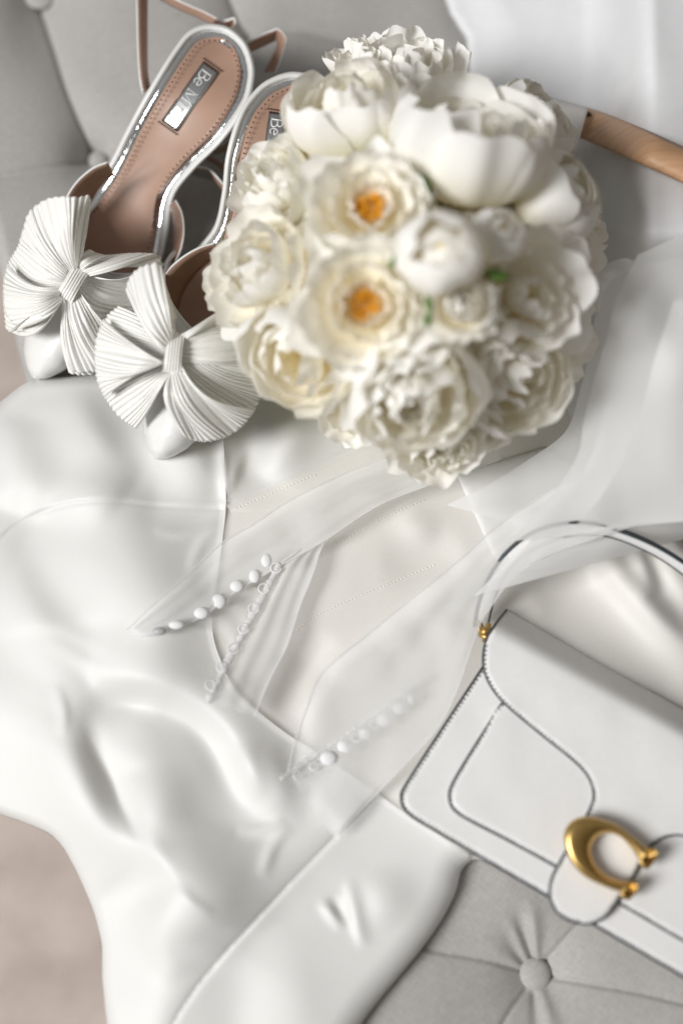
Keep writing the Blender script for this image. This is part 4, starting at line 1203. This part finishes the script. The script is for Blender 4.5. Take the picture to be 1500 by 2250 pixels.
sl1 = thing("sheer_sleeve", "sheer tulle sleeve with covered buttons, unbuttoned, nearer the shoes", "sleeve", P(600, 1250, 0.02), "pair of sheer buttoned sleeves")
p1, G = sheet_part("sleeve_panel", [(280, 1384), (345, 1322), (415, 1262), (485, 1196), (560, 1150), (640, 1098), (760, 1040), (900, 985), (1040, 930)],
                   [(312, 1400), (380, 1385), (450, 1352), (520, 1300), (600, 1252), (710, 1190), (830, 1112), (960, 1060), (1100, 1010)], over(0.006, 0.0012, 31, 0.02), TULLE, sl1)
hem_part(G[:, 0], p1); hem_part(G[:, -1], p1)
p2, G = sheet_part("sleeve_flap", [(455, 1543), (490, 1470), (535, 1385), (580, 1296), (612, 1244), (640, 1222), (680, 1195)],
                   [(560, 1575), (590, 1500), (630, 1420), (660, 1330), (688, 1260), (706, 1205), (730, 1175)], over(0.008, 0.001, 32), TULLE, sl1)
hem_part(G[:, 0], p2); hem_part(G[:, -1], p2)
p3, G = sheet_part("sleeve_flap", [(300, 1392), (420, 1370), (480, 1400), (500, 1450), (480, 1500)], [(440, 1352), (520, 1300), (560, 1290), (570, 1300), (560, 1340)], over(0.004, 0.001, 33), TULLE_HEM, sl1, 30, 16)
for bx, by, rx, ry in ((586, 1232, 12.5, 16), (560, 1266, 13, 15.5), (521, 1288, 15.5, 13.5), (481, 1321, 16.5, 16.5), (443, 1347, 16.5, 13), (388, 1373, 17, 9.5)):
    mb = MB(); z = float(dress_h(np.array([float(bx)]), np.array([float(by)]))[0]) * 0.8 + 0.007 + 0.0098
    mb.ball(P(bx, by, z), (rx * PX * 0.93, ry * PX * 0.93, 0.0022), nu=20, nv=12)
    mb.tube([P(bx + 4, by + 4, z - 0.007), P(bx, by, z)], 0.0012, 6)
    mb.build("button", COVERED, sl1)
mb = MB(); zq = float(dress_h(np.array([350.]), np.array([1386.]))[0]) * 0.8 + 0.015
mb.ball(P(350, 1387, zq), (0.0042, 0.0026, 0.002), nu=14, nv=8); mb.build("button", GREYB, sl1)["label"] = "button seen from its grey back"
def frill(mb, pts, r, zf, seed, n=70):
    pl = smooth(pts, n); rr = np.random.default_rng(seed)
    mb.tube(zf(pl), r * (1 + 0.28 * rr.normal(size=n).clip(-1, 1)), 8, flat=0.7)
zl = lambda pl: P(pl[:, 0], pl[:, 1], dress_h(pl[:, 0].copy(), pl[:, 1].copy()) * 0.8 + 0.017)
mb = MB(); frill(mb, [(614, 1240), (596, 1275), (572, 1320), (548, 1364), (524, 1410), (498, 1458), (478, 1500), (457, 1543)], 0.0022, zl, 3); mb.build("placket", FRILL, sl1)
for k, (lx, ly) in enumerate([(607, 1249), (580, 1294), (558, 1338), (536, 1382), (513, 1427), (489, 1467), (464, 1506)]):
    th = np.linspace(-0.2, 2 * math.pi - 0.9, 18) + 0.3
    pl = np.stack([lx + 11.5 * np.cos(th), ly + 10.5 * np.sin(th)], -1)
    mb = MB(); mb.tube(zl(pl) + np.array([0, 0, 0.0012]), 0.00052, 6); mb.build("loop", COVERED, sl1)

sl2 = thing("sheer_sleeve", "sheer tulle sleeve with covered buttons, closed, nearer the handbag", "sleeve", P(820, 1600, 0.02), "pair of sheer buttoned sleeves")
p1, G = sheet_part("sleeve_panel", [(632, 1700), (645, 1640), (672, 1560), (700, 1490), (740, 1448), (800, 1400), (900, 1318), (1000, 1238), (1100, 1150), (1230, 1070), (1400, 1000)],
                   [(735, 1842), (770, 1805), (836, 1735), (900, 1670), (960, 1600), (998, 1530), (1026, 1450), (1046, 1392), (1066, 1350), (1150, 1250), (1300, 1185), (1480, 1130)], over(0.006, 0.0012, 41, 0.055), TULLE, sl2, 70, 34)
hem_part(G[:, 0], p1); hem_part(G[:, -1], p1)
p2, G = sheet_part("sleeve_flap", [(614, 1708), (660, 1668), (720, 1630), (800, 1570), (880, 1510), (935, 1480)], [(650, 1730), (740, 1690), (790, 1650), (850, 1600), (910, 1545), (960, 1500)], over(0.008, 0.0006, 42, 0.002), THIN, sl2, 40, 10)
zl2 = lambda pl: P(pl[:, 0], pl[:, 1], dress_h(pl[:, 0].copy(), pl[:, 1].copy()) * 0.8 + 0.015)
for bx, by, rx, ry in ((722, 1666, 18, 15), (757, 1640, 16, 14), (801, 1612, 15, 13), (842, 1582, 16, 14), (876, 1556, 14, 13), (903, 1536, 9, 11)):
    mb = MB(); mb.ball(zl2(np.array([[bx, by]], float))[0], (rx * PX * 0.93, ry * PX * 0.93, 0.0022), nu=20, nv=12); mb.build("button", COVERED, sl2)
for lx, ly in ((655, 1704), (690, 1684), (782, 1622), (822, 1592), (862, 1548), (893, 1522)):
    th = np.linspace(0, 2 * math.pi - 0.8, 18)
    pl = np.stack([lx + 9.5 * np.cos(th), ly + 9 * np.sin(th)], -1)
    mb = MB(); mb.tube(zl2(pl) + np.array([0, 0, 0.001]), 0.0005, 6); mb.build("loop", COVERED, sl2)
mb = MB(); frill(mb, [(616, 1712), (650, 1690), (700, 1655), (760, 1615), (820, 1570), (870, 1530), (930, 1490)], 0.0016, zl2, 8); mb.build("placket", FRILL, sl2)

veil = thing("veil", "white tulle veil bunched at the right of the bouquet", "veil", P(1400, 850, 0.05))
def vz(base, amp, seed, fold=9.0, slope=0.0):
    nz = Noise2(seed, 110); ph = seed * 1.3
    def f(X, Y, U, K):
        return base + amp * nz(X, Y) + 0.0035 * np.sin(K * fold + ph + 1.5 * U) * (0.3 + 0.7 * U) + slope * U
    return f
for k, (A, B, zf) in enumerate([
    ([(1400, 560), (1352, 660), (1332, 740), (1306, 830), (1282, 920), (1268, 1000), (1210, 1090), (1120, 1190)], [(1660, 440), (1660, 600), (1660, 720), (1660, 840), (1660, 940), (1660, 1010), (1660, 1080), (1620, 1130)], vz(0.128, 0.0015, 51, 4, -0.055)),
    ([(1440, 600), (1385, 700), (1352, 800), (1326, 900), (1300, 1000), (1240, 1100), (1150, 1200), (1040, 1310)], [(1660, 540), (1660, 660), (1660, 780), (1660, 890), (1660, 980), (1640, 1070), (1590, 1140), (1500, 1185)], vz(0.106, 0.0015, 52, 5, -0.055)),
    ([(1330, 600), (1308, 690), (1292, 780), (1270, 870), (1240, 950), (1160, 1010), (1080, 1060), (980, 1110)], [(1520, 560), (1500, 680), (1480, 780), (1450, 890), (1420, 990), (1380, 1070), (1320, 1130), (1240, 1180)], vz(0.086, 0.0015, 53, 4, -0.05)),
    ([(1480, 660), (1440, 780), (1410, 890), (1370, 1000), (1320, 1090), (1260, 1160)], [(1670, 640), (1670, 760), (1670, 880), (1670, 980), (1660, 1060), (1620, 1140)], vz(0.150, 0.0015, 54, 5, -0.05)),
]):
    p, G = sheet_part("veil_layer", A, B, zf, VEIL, veil, 60, 34)
# the rolled fold at the top of the veil
A = smooth([(1292, 680, .088), (1304, 620, .100), (1330, 585, .110), (1366, 568, .118), (1392, 574, .118)], 40)
B = smooth([(1316, 690, .084), (1326, 640, .092), (1346, 612, .100), (1370, 598, .106), (1388, 598, .108)], 40)
ks = np.linspace(0, 1, 8)
G = P(A[:, 0], A[:, 1], A[:, 2])[:, None] * (1 - ks)[None, :, None] + P(B[:, 0], B[:, 1], B[:, 2])[:, None] * ks[None, :, None]
G = G + np.array([0, 0, 1])[None, None] * (0.004 * np.sin(ks * np.pi))[None, :, None]
mb = MB(); mb.sheet(G); mb.build("veil_roll", TULLE, veil)
